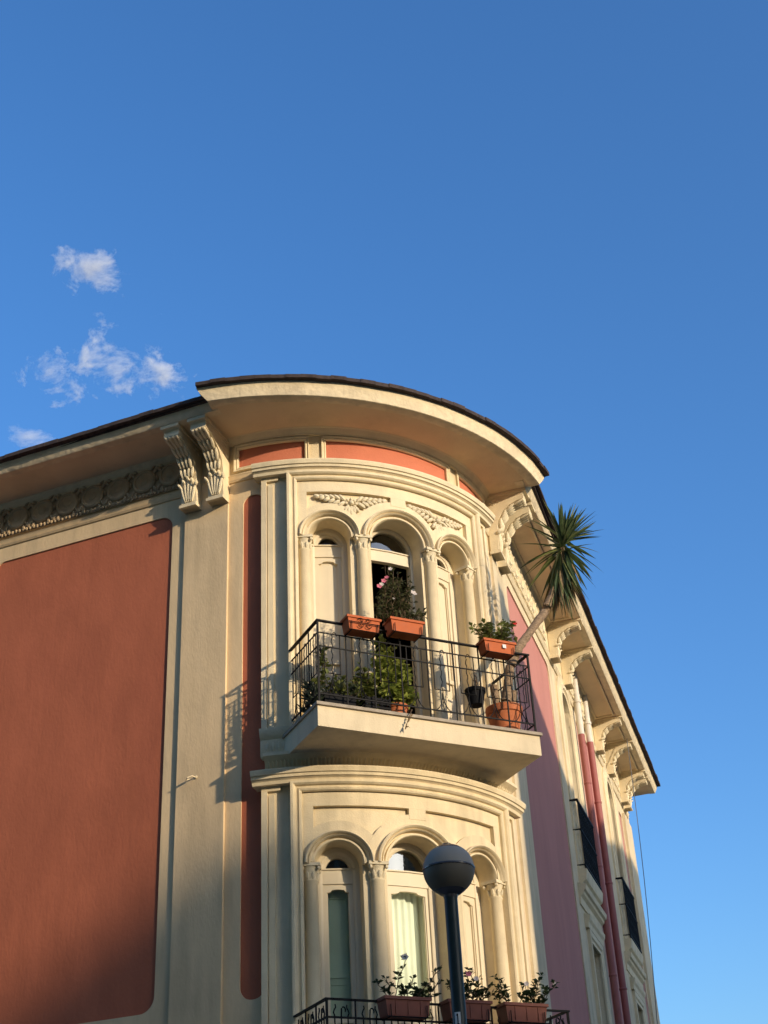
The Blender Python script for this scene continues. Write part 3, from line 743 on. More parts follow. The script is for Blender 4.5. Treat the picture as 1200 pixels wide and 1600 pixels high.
# ------------------------------------------------------------------ balconies of the bow
TL, TR, FB = -1.15, 1.54, 2.725
def bar(mb, a, b, r_): # square bar between two points
    a, b = Vector(a), Vector(b); t_ = (b - a); L = t_.length; t_.normalize()
    x = t_.cross(Vector((0, 0, 1))) if abs(t_.z) < .9 else BV.copy()
    x.normalize(); y = t_.cross(x); mb.box((a + b) / 2, t_ * (L / 2), x * r_, y * r_)
def balcony(zt, upper):
    zt = BZ(zt); zf = zt - .975
    w = MB()
    sl = [BL(TL - .03, 1.6, 0), BL(TL - .03, FB + .022, 0), BL(TR + .03, FB + .022, 0), BL(TR + .03, 1.3, 0)]
    w.rings([[wz(p, zf - .265) for p in sl], [wz(p, zf - .035) for p in sl]])
    bal = P(w, 'balcony', 'slab')
    w = MB(); sl2 = [BL(TL - .05, 1.6, 0), BL(TL - .05, FB + .05, 0), BL(TR + .055, FB + .05, 0), BL(TR + .055, 1.3, 0)]
    w.rings([[wz(p, zf - .034) for p in sl2], [wz(p, zf) for p in sl2]]); P(w, 'stone_lip', 'stone', parent=bal)
    bl, br = 1.93, 1.72
    sides = ((BL(TL, bl, 0), BL(TL, FB, 0)), (BL(TL, FB, 0), BL(TR, FB, 0)), (BL(TR, FB, 0), BL(TR, br, 0)))
    levels = ((zt, .019, 'handrail'), (zt - .15, .0058, 'rail'), (zt - .31, .0058, 'rail'), (zf + .11, .0068, 'rail')) if upper else ((zt, .019, 'handrail'), (zt - .17, .0085, 'rail'), (zf + .11, .0085, 'rail'))
    for z, h, nm in levels:
        r_ = MB()
        for a, b in sides:
            if nm == 'handrail':
                t_ = (b - a).normalized(); n_ = Vector((t_.y, -t_.x, 0)); r_.box(wz((a + b) / 2, z - .008), t_ * ((b - a).length / 2 + .019), n_ * .018, (0, 0, .008))
            else: bar(r_, wz(a, z), wz(b, z), h)
        P(r_, nm, 'iron', parent=bal)
    def post(p, r_=.0068, z0=zf, z1=zt, nm='baluster'):
        m_ = MB(); m_.box(wz(p, (z0 + z1) / 2), TV * r_, BV * r_, (0, 0, (z1 - z0) / 2)); P(m_, nm, 'iron', parent=bal)
    for p in (sides[1][0], sides[1][1]): post(p, .010, nm='corner_post')
    def unit(a, b, first_post=True):
        t_ = b - a; mid = (a + b) / 2; q = lambda k: a + t_ * k
        if first_post: post(a)
        if upper:
            for k in (.22, .78): post(q(k), .0045, zf + .36, zt - .15)
            m_ = MB()    # twisted middle rod with hook, and two flaring feet
            pts = [wz(mid, zf + .10 + .03 * i) + t_.normalized() * (.008 * math.sin(i * 1.7)) for i in range(24)]
            m_.tube(pts, .0054, 5)
            hk = [wz(mid, zf + .80) + t_.normalized() * (.028 - .028 * math.cos(k)) + Vector((0, 0, .05 * math.sin(k))) for k in (0, .6, 1.2, 1.8, 2.4, 3.0)]
            m_.tube(hk, .0055, 5)
            for sg in (-1, 1):
                m_.tube([wz(mid + t_ * (sg * .36 * (1 - math.cos(k * .314))), zf + .11 + .22 * (1 - math.sin(k * .314))) for k in range(6)], .0055, 5)
            m_.tube([wz(q(.22), zf + .36), wz(q(.78), zf + .36)], .006, 4)
            P(m_, 'scroll', 'iron', parent=bal)
        else:
            for k in (.27, .73):
                m_ = MB(); sg = -1 if k < .5 else 1
                pts = [wz(q(k), zf + .10 + .06 * i) for i in range(12)] + [wz(q(k) + t_.normalized() * (sg * .012 * math.sin(i * 1.4)), zf + .82 + .025 * i) for i in range(5)]
                m_.tube(pts, .0070, 5); P(m_, 'wavy_baluster', 'iron', parent=bal)
            m_ = MB(); pts = [wz(mid, zf + .10 + .08 * i) for i in range(10)] + [wz(mid + t_.normalized() * (.022 - .022 * math.cos(k)), zf + .87 + .03 * math.sin(k)) for k in (.6, 1.2, 1.8, 2.4, 3.0, 3.6)]
            m_.tube(pts, .0075, 5); P(m_, 'scroll', 'iron', parent=bal)
    n = 8 if upper else 9
    A, B = sides[1]
    for i in range(n): unit(A.lerp(B, i / n), A.lerp(B, (i + 1) / n), i > 0)
    for (a, b) in (sides[0], sides[2]):
        L = (b - a).length; k = max(2, round(L / .3))
        for i in range(k): unit(a.lerp(b, i / k), a.lerp(b, (i + 1) / k), i > 0)
    return bal
balcony(8.60, True)
balcony(4.545, False)

# ------------------------------------------------------------------ plants and pots
def dirv(): 
    a = rnd.uniform(0, 2 * math.pi); z = rnd.uniform(-1, 1); q = math.sqrt(1 - z * z); return Vector((q * math.cos(a), q * math.sin(a), z))
def leaf(mb, base, d, L, wd, fold=.25, droop=.15):
    d = d.normalized(); sd = d.cross(Vector((0, 0, 1)))
    if sd.length < .1: sd = d.cross(Vector((1, 0, 0)))
    sd.normalize(); sd = Matrix.Rotation(rnd.uniform(-.9, .9), 3, d) @ sd; up = sd.cross(d)
    m1 = base + d * L * .45 + up * (0); tip = base + d * L - Vector((0, 0, droop * L))
    l = m1 + sd * wd + up * wd * fold; r_ = m1 - sd * wd + up * wd * fold
    mb.add([base, l, tip, m1, r_], [(0, 1, 3), (3, 1, 2), (0, 3, 4), (3, 2, 4)])
def flower(mb, c, d, r_, n=5):
    d = d.normalized(); x = d.orthogonal().normalized(); y = d.cross(x)
    for k in range(n):
        a = 2 * math.pi * k / n; v = x * math.cos(a) + y * math.sin(a); t_ = -x * math.sin(a) + y * math.cos(a)
        mb.add([c, c + v * r_ * .6 + t_ * r_ * .42 + d * r_ * .25, c + v * r_ + d * r_ * .35, c + v * r_ * .6 - t_ * r_ * .42 + d * r_ * .25], [(0, 1, 2, 3)])
def rel(mb, o):
    mb.v = [(v[0] - o[0], v[1] - o[1], v[2] - o[2]) for v in mb.v]; return mb
def planter(t, z, b, length, ht, dp, label, mt, group):
    loc = BL(t, b, z); o = thing('window_box_planter', loc, label, 'planter', group)
    w = MB(); hl = length / 2
    def ring(k, zz, e=0): return [TV * ((hl * k + e) * sx) + BV * ((dp / 2 * k + e) * sy) + Vector((0, 0, zz)) for sx, sy in ((-1, -1), (1, -1), (1, 1), (-1, 1))]
    w.rings([ring(.88, 0), ring(.90, .012), ring(.98, ht - .035), ring(1.0, ht - .03), ring(1.0, ht - .028, .012), ring(1.0, ht, .012), ring(.94, ht), ring(.92, ht - .03)])
    w.build('box', mt, o)
    s_ = MB(); s_.rings([ring(.90, ht - .06), ring(.90, ht - .028)]); s_.build('soil', 'soil', o)
    for sx in (() if z > 8 else (-.55, .0, .55)):
        r_ = MB(); r_.box(TV * (hl * sx) + BV * (dp / 2 * .93 + .006) + Vector((0, 0, ht * .45)), TV * .004, BV * .004, (0, 0, ht * .36)); r_.build('rib', mt, o)
    h = MB()   # iron holder
    for sx in (-.8, .8):
        q = TV * (hl * sx)
        h.tube([q + BV * -.09 + Vector((0, 0, ht * .35)), q + BV * (-.09) + Vector((0, 0, -.012)), q + BV * (dp / 2 + .014) + Vector((0, 0, -.012)), q + BV * (dp / 2 + .014) + Vector((0, 0, ht * .55))], .006, 4)
    for zz in ((-.012, ht * .5) if t < -.5 and z > 8 else (-.012,)): h.tube([TV * (-hl * .98) + BV * (dp / 2 + .014) + Vector((0, 0, zz)), TV * (hl * .98) + BV * (dp / 2 + .014) + Vector((0, 0, zz))], .006, 4)
    if t < -.5 and z > 8:
        for sx in (-1, 1):
            for sy in (-1, 1):
                h.tube([TV * (hl * (.22 * sx) + .036 * math.cos(k * .7) * (1 - k * .07) * sx) + BV * (dp / 2 + .014) + Vector((0, 0, ht * (.5 + .18 * sy) + .03 * math.sin(k * .7) * (1 - k * .07) * sy)) for k in range(10)], .005, 4)
    h.build('holder', 'iron', o)
    return o
GU = 'terracotta planters hung on the upper balcony rail'; GL = 'terracotta planters hung on the lower balcony rail'
planter(-.655, 8.465, 2.80, .385, .165, .18, 'empty terracotta window box with scroll holder, left one on upper balcony rail', 'terra_plastic', GU)
planter(-.115, 8.53, 2.80, .40, .165, .18, 'terracotta window box under the tall pink-flowered bush', 'terra_plastic', GU)
p3 = planter(1.08, 8.475, 2.80, .40, .155, .17, 'terracotta window box with white sticker beside the leaning yucca', 'terra_plastic', GU)
w = MB(); c = BL(1.13, 2.900, 8.56) - p3.location; w.box((0, 0, 0), TV * .022, BV * .002, (0, 0, .022))
w.build('white_sticker', 'plate', p3, matrix=Matrix.Translation(c))
planter(-.37, 4.375, 2.80, .47, .175, .20, 'shade-toned terracotta window box left of the lamp pole, on lower balcony rail', 'terra_shade', GL)
planter(.31, 4.375, 2.80, .46, .175, .20, 'shade-toned terracotta window box half hidden behind the lamp pole', 'terra_shade', GL)
planter(.95, 4.375, 2.80, .47, .175, .20, 'shade-toned terracotta window box at right end of lower balcony rail', 'terra_shade', GL)

def plant(name, loc, label, cat, stems, nleaf, L, wd, lm, fm=None, fpos=(), group=None, up=.5, twigs=True):
    o = thing(name, loc, label, cat, group); sm = MB(); lf = MB()
    for pts in stems:
        pts = [Vector(p) for p in pts]
        sm.tube(pts, lambda k: .006 * (1 - .6 * k), 4)
        n = max(1, int(nleaf / len(stems)))
        for i in range(n):
            k = rnd.random() ** .7 * (len(pts) - 1); j = min(int(k), len(pts) - 2); p = pts[j].lerp(pts[j + 1], k - j)
            d = dirv(); d.z = d.z * .6 + up * rnd.random(); q = L * rnd.uniform(.55, 1.15)
            leaf(lf, p + d * .01, d, q, q * wd * rnd.uniform(.8, 1.2))
    sm.build('stems', 'twig', o); lf.build('foliage', lm, o)
    for (p, r_, m_) in fpos:
        f = MB(); flower(f, Vector(p), Vector((rnd.uniform(-.4, .4) + .5, rnd.uniform(-.4, .4) - .7, .25)), r_); f.build('flower', m_, o)
    return o
def wander(a, b, n=6, j=.03):
    a, b = Vector(a), Vector(b); return [a.lerp(b, i / (n - 1)) + (Vector((rnd.uniform(-j, j), rnd.uniform(-j, j), rnd.uniform(-j, j))) if 0 < i else Vector((0, 0, 0))) for i in range(n)]
# tall bush in the second box
st = []
for k in range(30):
    x = rnd.uniform(-.17, .17); h = rnd.uniform(.3, .82) * (1 - abs(x) * .9)
    st.append(wander(TV * x * .9, TV * (x * 1.15 + .05 + rnd.uniform(-.08, .08)) + BV * rnd.uniform(-.12, .1) + Vector((0, 0, h)), 6, .025))
for k in range(5): st.append(wander((0, 0, 0), TV * (-.26 + rnd.uniform(-.03, .03)) + BV * .05 + Vector((0, 0, rnd.uniform(.05, .3))), 5, .02))
for k in range(4): st.append(wander(TV * .12, TV * rnd.uniform(.28, .36) + Vector((0, 0, rnd.uniform(.15, .42))), 6, .02))
fl = [(TV * x + BV * .1 + Vector((0, 0, z)), r_, m_) for x, z, r_, m_ in ((-.23, .37, .035, 'pink_flower'), (-.17, .45, .034, 'pink_flower'), (-.13, .50, .03, 'pink_flower'), (-.08, .62, .028, 'white_flower'), (.19, .36, .045, 'white_flower'), (-.06, .25, .015, 'white_flower'), (-.20, .40, .03, 'white_flower'))]
plant('flowering_bush', BL(-.21, 2.79, 8.68), 'tall twiggy green bush with pink flowers in front of the dark open doorway', 'bush', st, 1000, .075, .20, 'leaf_olive', None, fl)
# right box plant
st = []
for k in range(12): st.append(wander(TV * rnd.uniform(-.16, .12), TV * rnd.uniform(-.33, -.02) + BV * rnd.uniform(-.1, .1) + Vector((0, 0, rnd.uniform(.12, .27))), 6, .02))
for k in range(12): st.append(wander(TV * rnd.uniform(-.05, .18), TV * rnd.uniform(.02, .30) + BV * rnd.uniform(-.1, .1) + Vector((0, 0, rnd.uniform(.14, .34))), 6, .02))
plant('flowering_plant', BL(1.06, 2.79, 8.61), 'leafy green plant with a red flower in the right window box beside the yucca', 'plant', st, 520, .085, .24, 'leaf_mid', None, [(TV * .30 + Vector((0, 0, .33)), .035, 'red_flower')])
# withered twigs in the empty box
plant('withered_plant', BL(-.55, 2.79, 8.63), 'few thin dry twigs in the empty left window box', 'plant', [wander(TV * x, TV * (x + .12) + Vector((0, 0, .07)), 5, .012) for x in (-.02, .03, .08)], 12, .05, .12, 'dry')
# lower boxes
def lower_plant(t, label, tall, fl, seed):
    rnd.seed(seed); st = []
    for (x0, x1, h) in tall:
        st.append(wander(TV * x0, TV * x1 + BV * rnd.uniform(-.05, .08) + Vector((0, 0, h)), 7, .018))
    fp = [(TV * x + BV * .05 + Vector((0, 0, z)), r_, m_) for x, z, r_, m_ in fl]
    o = thing('dipladenia_plant', BL(t, 2.79, 4.53), label, 'plant', 'flowering plants in the lower window boxes'); sm = MB(); lf = MB()
    for pts in st:
        sm.tube(pts, .0045, 4)
        for i in range(2, len(pts)):
            for k in range(5):
                d = dirv(); d.z = abs(d.z) * .7 + .2; L = rnd.uniform(.045, .075); leaf(lf, pts[i] + d * .006, d, L, L * .26)
    sm.build('stems', 'twig', o); lf.build('foliage', 'leaf_dark', o)
    for (p, r_, m_) in fp:
        f = MB(); flower(f, Vector(p), Vector((.4, -.8, .3)), r_); f.build('flower', m_, o)
lower_plant(-.37, 'sparse leafy plant topped by one pale flower, left lower window box', [(-.1, .02, .38), (-.08, -.18, .18), (-.12, -.3, .16), (.02, .1, .2), (.05, .16, .12), (.12, .3, .14), (.14, .2, .1), (.1, .38, .3), (.16, .42, .2), (.0, -.02, .1), (.14, .34, .08)], [(.02, .40, .04, 'white_flower')], 11)
lower_plant(.31, 'leafy plant with dull pink blooms behind the lamp pole, lower balcony', [(.0, -.15, .2), (.05, .05, .3), (.08, .12, .34), (.1, .18, .24), (.05, .0, .22), (.12, .24, .16), (.0, .06, .14), (-.05, -.16, .14), (.14, .3, .2), (.1, .14, .12), (.12, .3, .1)], [(.04, .28, .035, 'pink_flower'), (.12, .24, .03, 'white_flower')], 12)
lower_plant(.95, 'leafy plant with a trailing pale flower, right lower window box', [(-.15, -.22, .3), (-.14, -.2, .2), (-.1, -.28, .16), (.0, .05, .2), (.05, .1, .24), (.1, .2, .26), (.12, .18, .18), (-.18, -.3, .12), (.16, .3, .1), (.18, .34, .2), (.05, .14, .12), (.14, .24, .3), (.0, .12, .14), (.2, .38, .23)], [(.385, .24, .022, 'white_flower'), (.06, .22, .03, 'white_flower')], 13)
rnd.seed(31)
# pots on the upper balcony floor
def pot(t, b, r_, h, label, mt, name='flower_pot', z=7.60, cat='pot', rim=True):
    o = thing(name, BL(t, b, z), label, cat); w = MB()
    pr = [(r_ * .68, 0), (r_ * .70, .01), (r_ * .93, h * .78)] + ([(r_ * 1.0, h * .78), (r_ * 1.02, h * .80), (r_ * 1.04, h), (r_ * .92, h), (r_ * .90, h * .86)] if rim else [(r_, h), (r_ * .92, h), (r_ * .9, h * .86)])
    w.lathe((0, 0, 0), pr, 26); w.build('pot_body', mt, o, smooth=True)
    s_ = MB(); s_.lathe((0, 0, 0), [(r_ * .9, h * .80), (r_ * .9, h * .87), (.01, h * .88)], 20); s_.build('soil', 'soil', o)
    return o
pot(1.30, 2.47, .205, .36, 'big terracotta pot holding the yucca in the balcony corner', 'terra')
o = pot(-.13, 2.53, .125, .17, 'low terracotta bowl under the bright green leafy plant', 'terra', 'flower_bowl')
pot(.86, 2.60, .115, .19, 'black plastic pot hanging inside the upper railing', 'black_plastic', 'hanging_pot', 7.90)
def trough(t0, t1, b, h, label, name='trough_planter'):
    o = thing(name, BL((t0 + t1) / 2, b, 7.60), label, 'planter'); w = MB(); hl = (t1 - t0) / 2
    def ring(k, zz): return [TV * (hl * k * sx) + BV * (.10 * k * sy) + Vector((0, 0, zz)) for sx, sy in ((-1, -1), (1, -1), (1, 1), (-1, 1))]
    w.rings([ring(.9, 0), ring(.98, h - .02), ring(1.04, h - .018), ring(1.04, h), ring(.93, h), ring(.92, h - .03)]); w.build('box', 'black_plastic', o)
    s_ = MB(); s_.rings([ring(.9, h - .06), ring(.9, h - .028)]); s_.build('soil', 'soil', o)
trough(-1.06, -.68, 2.56, .16, 'black trough with spiky succulents at left of upper balcony')
# open crate with slats
o = thing('plastic_crate', BL(-.42, 2.57, 7.60), 'black slatted plastic crate behind the railing left of the bowl', 'crate')
for k in range(4):
    w = MB(); zz = .03 + .045 * k
    for sy in (-1, 1): w.box(BV * (.09 * sy) + Vector((0, 0, zz)), TV * .15, BV * .004, (0, 0, .014))
    for sx in (-1, 1): w.box(TV * (.15 * sx) + Vector((0, 0, zz)), TV * .004, BV * .086, (0, 0, .014))
    w.build('slat', 'black_plastic', o)
for sx in (-1, -.33, .33, 1):
    w = MB(); w.box(TV * (.143 * sx) + BV * .083 + Vector((0, 0, .10)), TV * .01, BV * .005, (0, 0, .10)); w.build('upright', 'black_plastic', o)
def succulent(t, b, z, label, spikes, L, lm):
    o = thing('succulent', BL(t, b, z), label, 'plant'); lf = MB()
    for (x, y, h) in spikes:
        c = TV * x + BV * y + Vector((0, 0, h))
        for k in range(26):
            d = dirv(); d.z = abs(d.z) * 1.0 + .1; leaf(lf, c, d, L * rnd.uniform(.6, 1.15), .014, .5, .05)
    lf.build('foliage', lm, o)
succulent(-.84, 2.56, 7.75, 'spiky grey-green succulents growing in the black trough', [(-.12, 0, .0), (0, .03, .06), (.12, 0, .02), (.05, -.03, .1), (-.05, .05, .08), (.16, .04, .1)], .16, 'leaf_gray')
st = []
for k in range(13): st.append(wander(TV * rnd.uniform(-.14, .14), TV * rnd.uniform(-.26, .26) + BV * rnd.uniform(-.05, .12) + Vector((0, 0, rnd.uniform(.1, .34))), 6, .03))
plant('trough_plant', BL(-.86, 2.56, 7.72), 'yellow-green leafy plant spilling from the black trough behind the left railing', 'plant', st, 260, .075, .34, 'leaf_mid')
st = [wander((0, 0, 0), TV * rnd.uniform(-.05, .05) + BV * rnd.uniform(-.02, .05) + Vector((0, 0, rnd.uniform(-.55, -.1))), 6, .02) for k in range(5)]
plant('climbing_vine', BL(-1.10, 2.66, 8.30), 'thin green vine on the left corner post of upper railing', 'vine', st, 46, .08, .36, 'leaf_mid')
succulent(-1.07, 2.38, 7.60, 'dark trailing succulent at the left side railing of upper balcony', [(-.02, y, h) for y, h in ((-.1, .05), (0, .12), (.1, .08), (-.06, .2), (.06, .24), (.16, .18), (.2, .06), (.0, .3))], .19, 'leaf_gray')
st = []
for k in range(9): st.append(wander((0, 0, 0), TV * rnd.uniform(-.28, .22) + BV * rnd.uniform(-.06, .08) + Vector((0, 0, rnd.uniform(.2, .42))), 6, .03))
plant('woody_shrub', BL(-.62, 2.50, 7.60 + .12), 'brown woody shrub with yellow-green leaves between trough and crate', 'plant', st, 230, .075, .38, 'leaf_mid')
st = []
for k in range(10): st.append(wander((0, 0, 0), TV * rnd.uniform(-.30, .0) + BV * rnd.uniform(-.05, .06) + Vector((0, 0, rnd.uniform(.45, .84))), 8, .035))
for k in range(7): st.append(wander((0, 0, 0), TV * rnd.uniform(0, .26) + BV * rnd.uniform(-.05, .06) + Vector((0, 0, rnd.uniform(.3, .62))), 7, .035))
for k in range(9): st.append(wander((0, 0, 0), TV * rnd.uniform(-.24, .22) + BV * rnd.uniform(-.02, .14) + Vector((0, 0, rnd.uniform(.03, .2))), 5, .03))
plant('leafy_plant', BL(-.13, 2.53, 7.60 + .15), 'bright green round-leaved plant climbing behind the upper railing', 'plant', st, 800, .095, .48, 'leaf_bright')
st = [wander((0, 0, 0), TV * rnd.uniform(-.2, -.05) + Vector((0, 0, rnd.uniform(.1, .5))), 6, .03) for k in range(8)]
plant('leafy_plant', BL(-.36, 2.50, 7.60 + .17), 'mid green plant rising from the black slatted crate', 'plant', st, 300, .085, .4, 'leaf_mid')
st = [wander((0, 0, 0), TV * rnd.uniform(-.08, .1) + Vector((0, 0, rnd.uniform(.12, .36))), 6, .02) for k in range(8)]
plant('dried_plant', BL(.86, 2.60, 8.06), 'thin dried brown stalks in the hanging black pot', 'plant', st, 22, .05, .2, 'dry')
# trailing tendril over the slab edge
w = MB(); rnd.seed(5)
w.tube(wander((0, 0, 0), TV * -.03 + BV * .24 + Vector((0, 0, -.01)), 5, .01) + wander(TV * -.03 + BV * .25 + Vector((0, 0, -.03)), TV * -.13 + BV * .25 + Vector((0, 0, -.26)), 7, .012), .006, 4)
o = thing('trailing_vine', BL(-.05, 2.55, 7.60 + .06), 'thin dry vine hanging over the balcony edge below the bowl', 'vine'); w.build('stem', 'twig', o)
w = MB()
for k in range(7): leaf(w, TV * (-.06 - .012 * k) + BV * .26 + Vector((0, 0, -.12 - .022 * k)), dirv(), .05, .014)
w.build('leaves', 'dry', o)

# ------------------------------------------------------------------ yucca
rnd.seed(21)
yb = BL(1.30, 2.47, 7.60 + .30)
yuc = thing('yucca_tree', yb, 'leaning yucca with spiky crown rising above the right end of upper balcony', 'yucca')
def YP(t, b, z): return BL(t, b, z) - yb
tr = [YP(1.30, 2.47, 7.60 + .28), YP(1.33, 2.5, 8.09), YP(1.40, 2.54, 8.5), YP(1.53, 2.57, 8.76), YP(1.75, 2.60, 9.05), YP(1.94, 2.61, 9.30), YP(2.12, 2.62, 9.65), YP(2.26, 2.62, 10.0), YP(2.34, 2.62, 10.34)]
w = MB(); trs = []
for i in range(len(tr) - 1):
    for k in range(9): trs.append(tr[i].lerp(tr[i + 1], k / 9) + Vector((rnd.uniform(-.003, .003), rnd.uniform(-.003, .003), 0)))
trs.append(tr[-1])
w.tube(trs, lambda k: (.056 - .020 * k + .007 * abs(math.sin(k * 75)) + .004 * math.sin(k * 23)) * (1 if k < .985 else .1), 12)
w.build('trunk', 'bark', yuc, smooth=True)
w = MB(); w.tube([YP(1.27, 2.44, 7.60 + .28), YP(1.24, 2.42, 8.05), YP(1.22, 2.42, 8.28)], .045, 10); w.tube([YP(1.36, 2.5, 7.60 + .28), YP(1.42, 2.5, 8.1), YP(1.45, 2.5, 8.2)], .04, 10); w.build('old_stump', 'bark', yuc, smooth=True)
def strap(mb, base, d, L, wd, droop, seg_=5):
    d = d.normalized(); sd = d.cross(Vector((0, 0, 1)))
    if sd.length < .05: sd = Vector((1, 0, 0))
    sd.normalize(); sd = Matrix.Rotation(rnd.uniform(-.5, .5), 3, d) @ sd
    prev = None; vs_ = []; fs_ = []
    for i in range(seg_ + 1):
        k = i / seg_; c = base + d * L * k - Vector((0, 0, droop * L * k * k)); up = sd.cross(d)
        wv = wd * (.55 + 1.5 * k * (1 - k) * 1.2) * (1 - k ** 3) + .0008
        vs_ += [c + sd * wv + up * wv * .45, c, c - sd * wv + up * wv * .45]
        if i:
            a = (i - 1) * 3; b = i * 3; fs_ += [(a, a + 1, b + 1, b), (a + 1, a + 2, b + 2, b + 1)]
    mb.add(vs_, fs_)
top_ = YP(2.36, 2.62, 10.42); ax = (YP(2.36, 2.62, 10.42) - YP(2.2, 2.62, 9.85)).normalized()
gl = MB(); lg = MB(); dr = MB()
e1 = ax.orthogonal().normalized(); e2 = ax.cross(e1)
for k in range(104):
    el = R(rnd.uniform(-50, 80)) if k > 24 else R(rnd.uniform(40, 88)); a = k * 2.39996 + rnd.uniform(-.15, .15)
    d = (e1 * math.cos(a) + e2 * math.sin(a)) * math.cos(el) + ax * math.sin(el)
    base = top_ - ax * rnd.uniform(0, .14) if el > 0 else top_ - ax * rnd.uniform(.08, .26)
    strap(gl if rnd.random() < .72 else lg, base + d * .02, d, rnd.uniform(.44, .60), rnd.uniform(.020, .030), rnd.uniform(.02, .15) if el > 0 else rnd.uniform(.1, .3))
for k in range(150):      # hanging skirt
    f = rnd.uniform(.12, .62); a = k * 2.39996
    hd = Vector((math.cos(a), math.sin(a), 0)); base = top_ - ax * f + hd * .03
    d = (hd * rnd.uniform(.12, .48) - Vector((0, 0, 1))).normalized()
    q = rnd.random(); tgt = gl if q < .55 else (lg if q < .72 else dr)
    strap(tgt, base, d, rnd.uniform(.40, .62), rnd.uniform(.020, .032), .02)
for k in range(60):       # dry tips and old leaves
    f = rnd.uniform(.45, .72); a = k * 2.39996; hd = Vector((math.cos(a), math.sin(a), 0))
    strap(dr, top_ - ax * f + hd * .05, (hd * rnd.uniform(.05, .32) - Vector((0, 0, 1))).normalized(), rnd.uniform(.35, .55), rnd.uniform(.008, .014), .0)
gl.build('green_leaves', 'yucca', yuc); lg.build('pale_leaves', 'yucca_light', yuc); dr.build('dry_leaves', 'dry', yuc)

# ------------------------------------------------------------------ street lamp
lx, ly, lz = -3.309, 9.437, 4.631; LR = .188
lamp = thing('street_lamp', (lx, ly, 0), 'street lamp with smoky two-part globe on a dark teal pole', 'street lamp')
w = MB(); w.lathe((0, 0, 0), [(.11, 0), (.11, .5), (.075, .56), (.052, .62), (.049, lz - LR * .95), (.049, lz - LR * .9)], 28); w.build('pole', 'pole', lamp, smooth=True)
w = MB(); w.lathe((0, 0, lz), [(.051, -.21), (.056, -.19), (.075, -.182), (.105, -.160), (.112, -.154), (.106, -.148), (.05, -.14)], 32); w.build('neck', 'lamp_cap', lamp, smooth=True)
w = MB(); w.lathe((0, 0, lz), [(LR * math.cos(a), LR * math.sin(a)) for a in [R(-56 + 4 * i) for i in range(15)]], 84, rib=.012); w.build('lower_lens', 'lens_low', lamp, smooth=True)
w = MB(); w.lathe((0, 0, lz), [(LR * math.cos(a), LR * math.sin(a)) for a in [R(2 + 4 * i) for i in range(13)]], 84, rib=.012); w.build('upper_lens', 'lens_top', lamp, smooth=True)
w = MB(); w.lathe((0, 0, lz), [(LR * 1.003 * math.cos(a), LR * 1.003 * math.sin(a)) for a in [R(49 + 4 * i) for i in range(10)]] + [(.03, LR * 1.0), (.03, LR * 1.04), (.005, LR * 1.05)], 48); w.build('top_cap', 'lamp_cap', lamp, smooth=True)
w = MB(); w.lathe((0, 0, lz), [(LR * .99, -.006), (LR * 1.03, -.004), (LR * 1.035, .004), (LR * 1.01, .010), (LR * .99, .010)], 64); w.build('seam_ring', 'lamp_cap', lamp, smooth=True)
w = MB(); w.lathe((0, 0, lz), [(.05, -.15), (.06, -.10), (.055, .06), (.02, .09)], 16); w.build('lamp_gear', 'lamp_cap', lamp, smooth=True)
# number plate 15 facing the street
vd = Vector((-lx, -ly, 0)).normalized(); sdv = Vector((-vd.y, vd.x, 0))
vd = (vd * math.cos(R(14)) - sdv * math.sin(R(14))).normalized(); sdv = Vector((-vd.y, vd.x, 0))
w = MB()
pz0, pz1 = 3.36, 3.615; PR = .0505
ang_ = [R(-24 + 6 * i) for i in range(9)]
w.rings([[vd * (math.cos(a) * q) + sdv * (math.sin(a) * q) + Vector((0, 0, z)) for q, z in ((PR, pz0), (PR + .001, pz0), (PR + .001, pz1), (PR, pz1))] for a in ang_])
pl_ = w.build('number_plate', 'plate', lamp)
def stroke(pts, zc, name):
    m_ = MB()
    for (x0, y0), (x1, y1) in zip(pts[:-1], pts[1:]):
        n = 3; L = math.hypot(x1 - x0, y1 - y0) or 1; nx, ny = -(y1 - y0) / L * .0035, (x1 - x0) / L * .0035
        def on(x, y, q): a = x / PR; return vd * (math.cos(a) * q) + sdv * (math.sin(a) * q) + Vector((0, 0, zc + y))
        m_.rings([[on(x0 + (x1 - x0) * k / n + sg * nx, y0 + (y1 - y0) * k / n + sg * ny, PR + dq) for sg, dq in ((-1, .0005), (1, .0005), (1, .0022), (-1, .0022))] for k in range(n + 1)])
    m_.build(name, 'ink', pl_)
stroke([(-.008, .022), (.001, .034), (.001, -.034)], 3.57, 'digit_one'); stroke([(-.008, -.034), (.010, -.034)], 3.57, 'digit_one_foot')
stroke([(.012, .034), (-.011, .034), (-.011, .004), (.004, .006), (.012, -.006), (.012, -.022), (.003, -.034), (-.012, -.030)], 3.475, 'digit_five')

# ------------------------------------------------------------------ hanging cable, wall hook
w = MB(); a = SR(9.62, 11.66, .50); b = SR(7.30, 5.3, .50); 
w.tube([a.lerp(b, k / 10) + NR * (.05 * math.sin(math.pi * k / 10)) for k in range(11)] + [SR(7.15, 4.6, .05)], .007, 5)
tag(w.build('hanging_cable', 'cable'), 'thin cable hanging from the far end of the side eaves', 'cable')
w = MB(); p0 = SL(.36, 7.13, .034); n_ = Vector((0, -1, 0))
w.tube([p0, p0 + n_ * .06 + Vector((-.02, 0, .0)), p0 + n_ * .085 + Vector((-.06, 0, -.02)), p0 + n_ * .06 + Vector((-.09, 0, -.035)), p0 + n_ * .03 + Vector((-.06, 0, -.02))], .007, 6)
w.petal(p0 + n_ * .005, (.02, 0, 0), (0, .01, 0), (0, 0, .02))
P(w, 'wall_hook', 'trim')

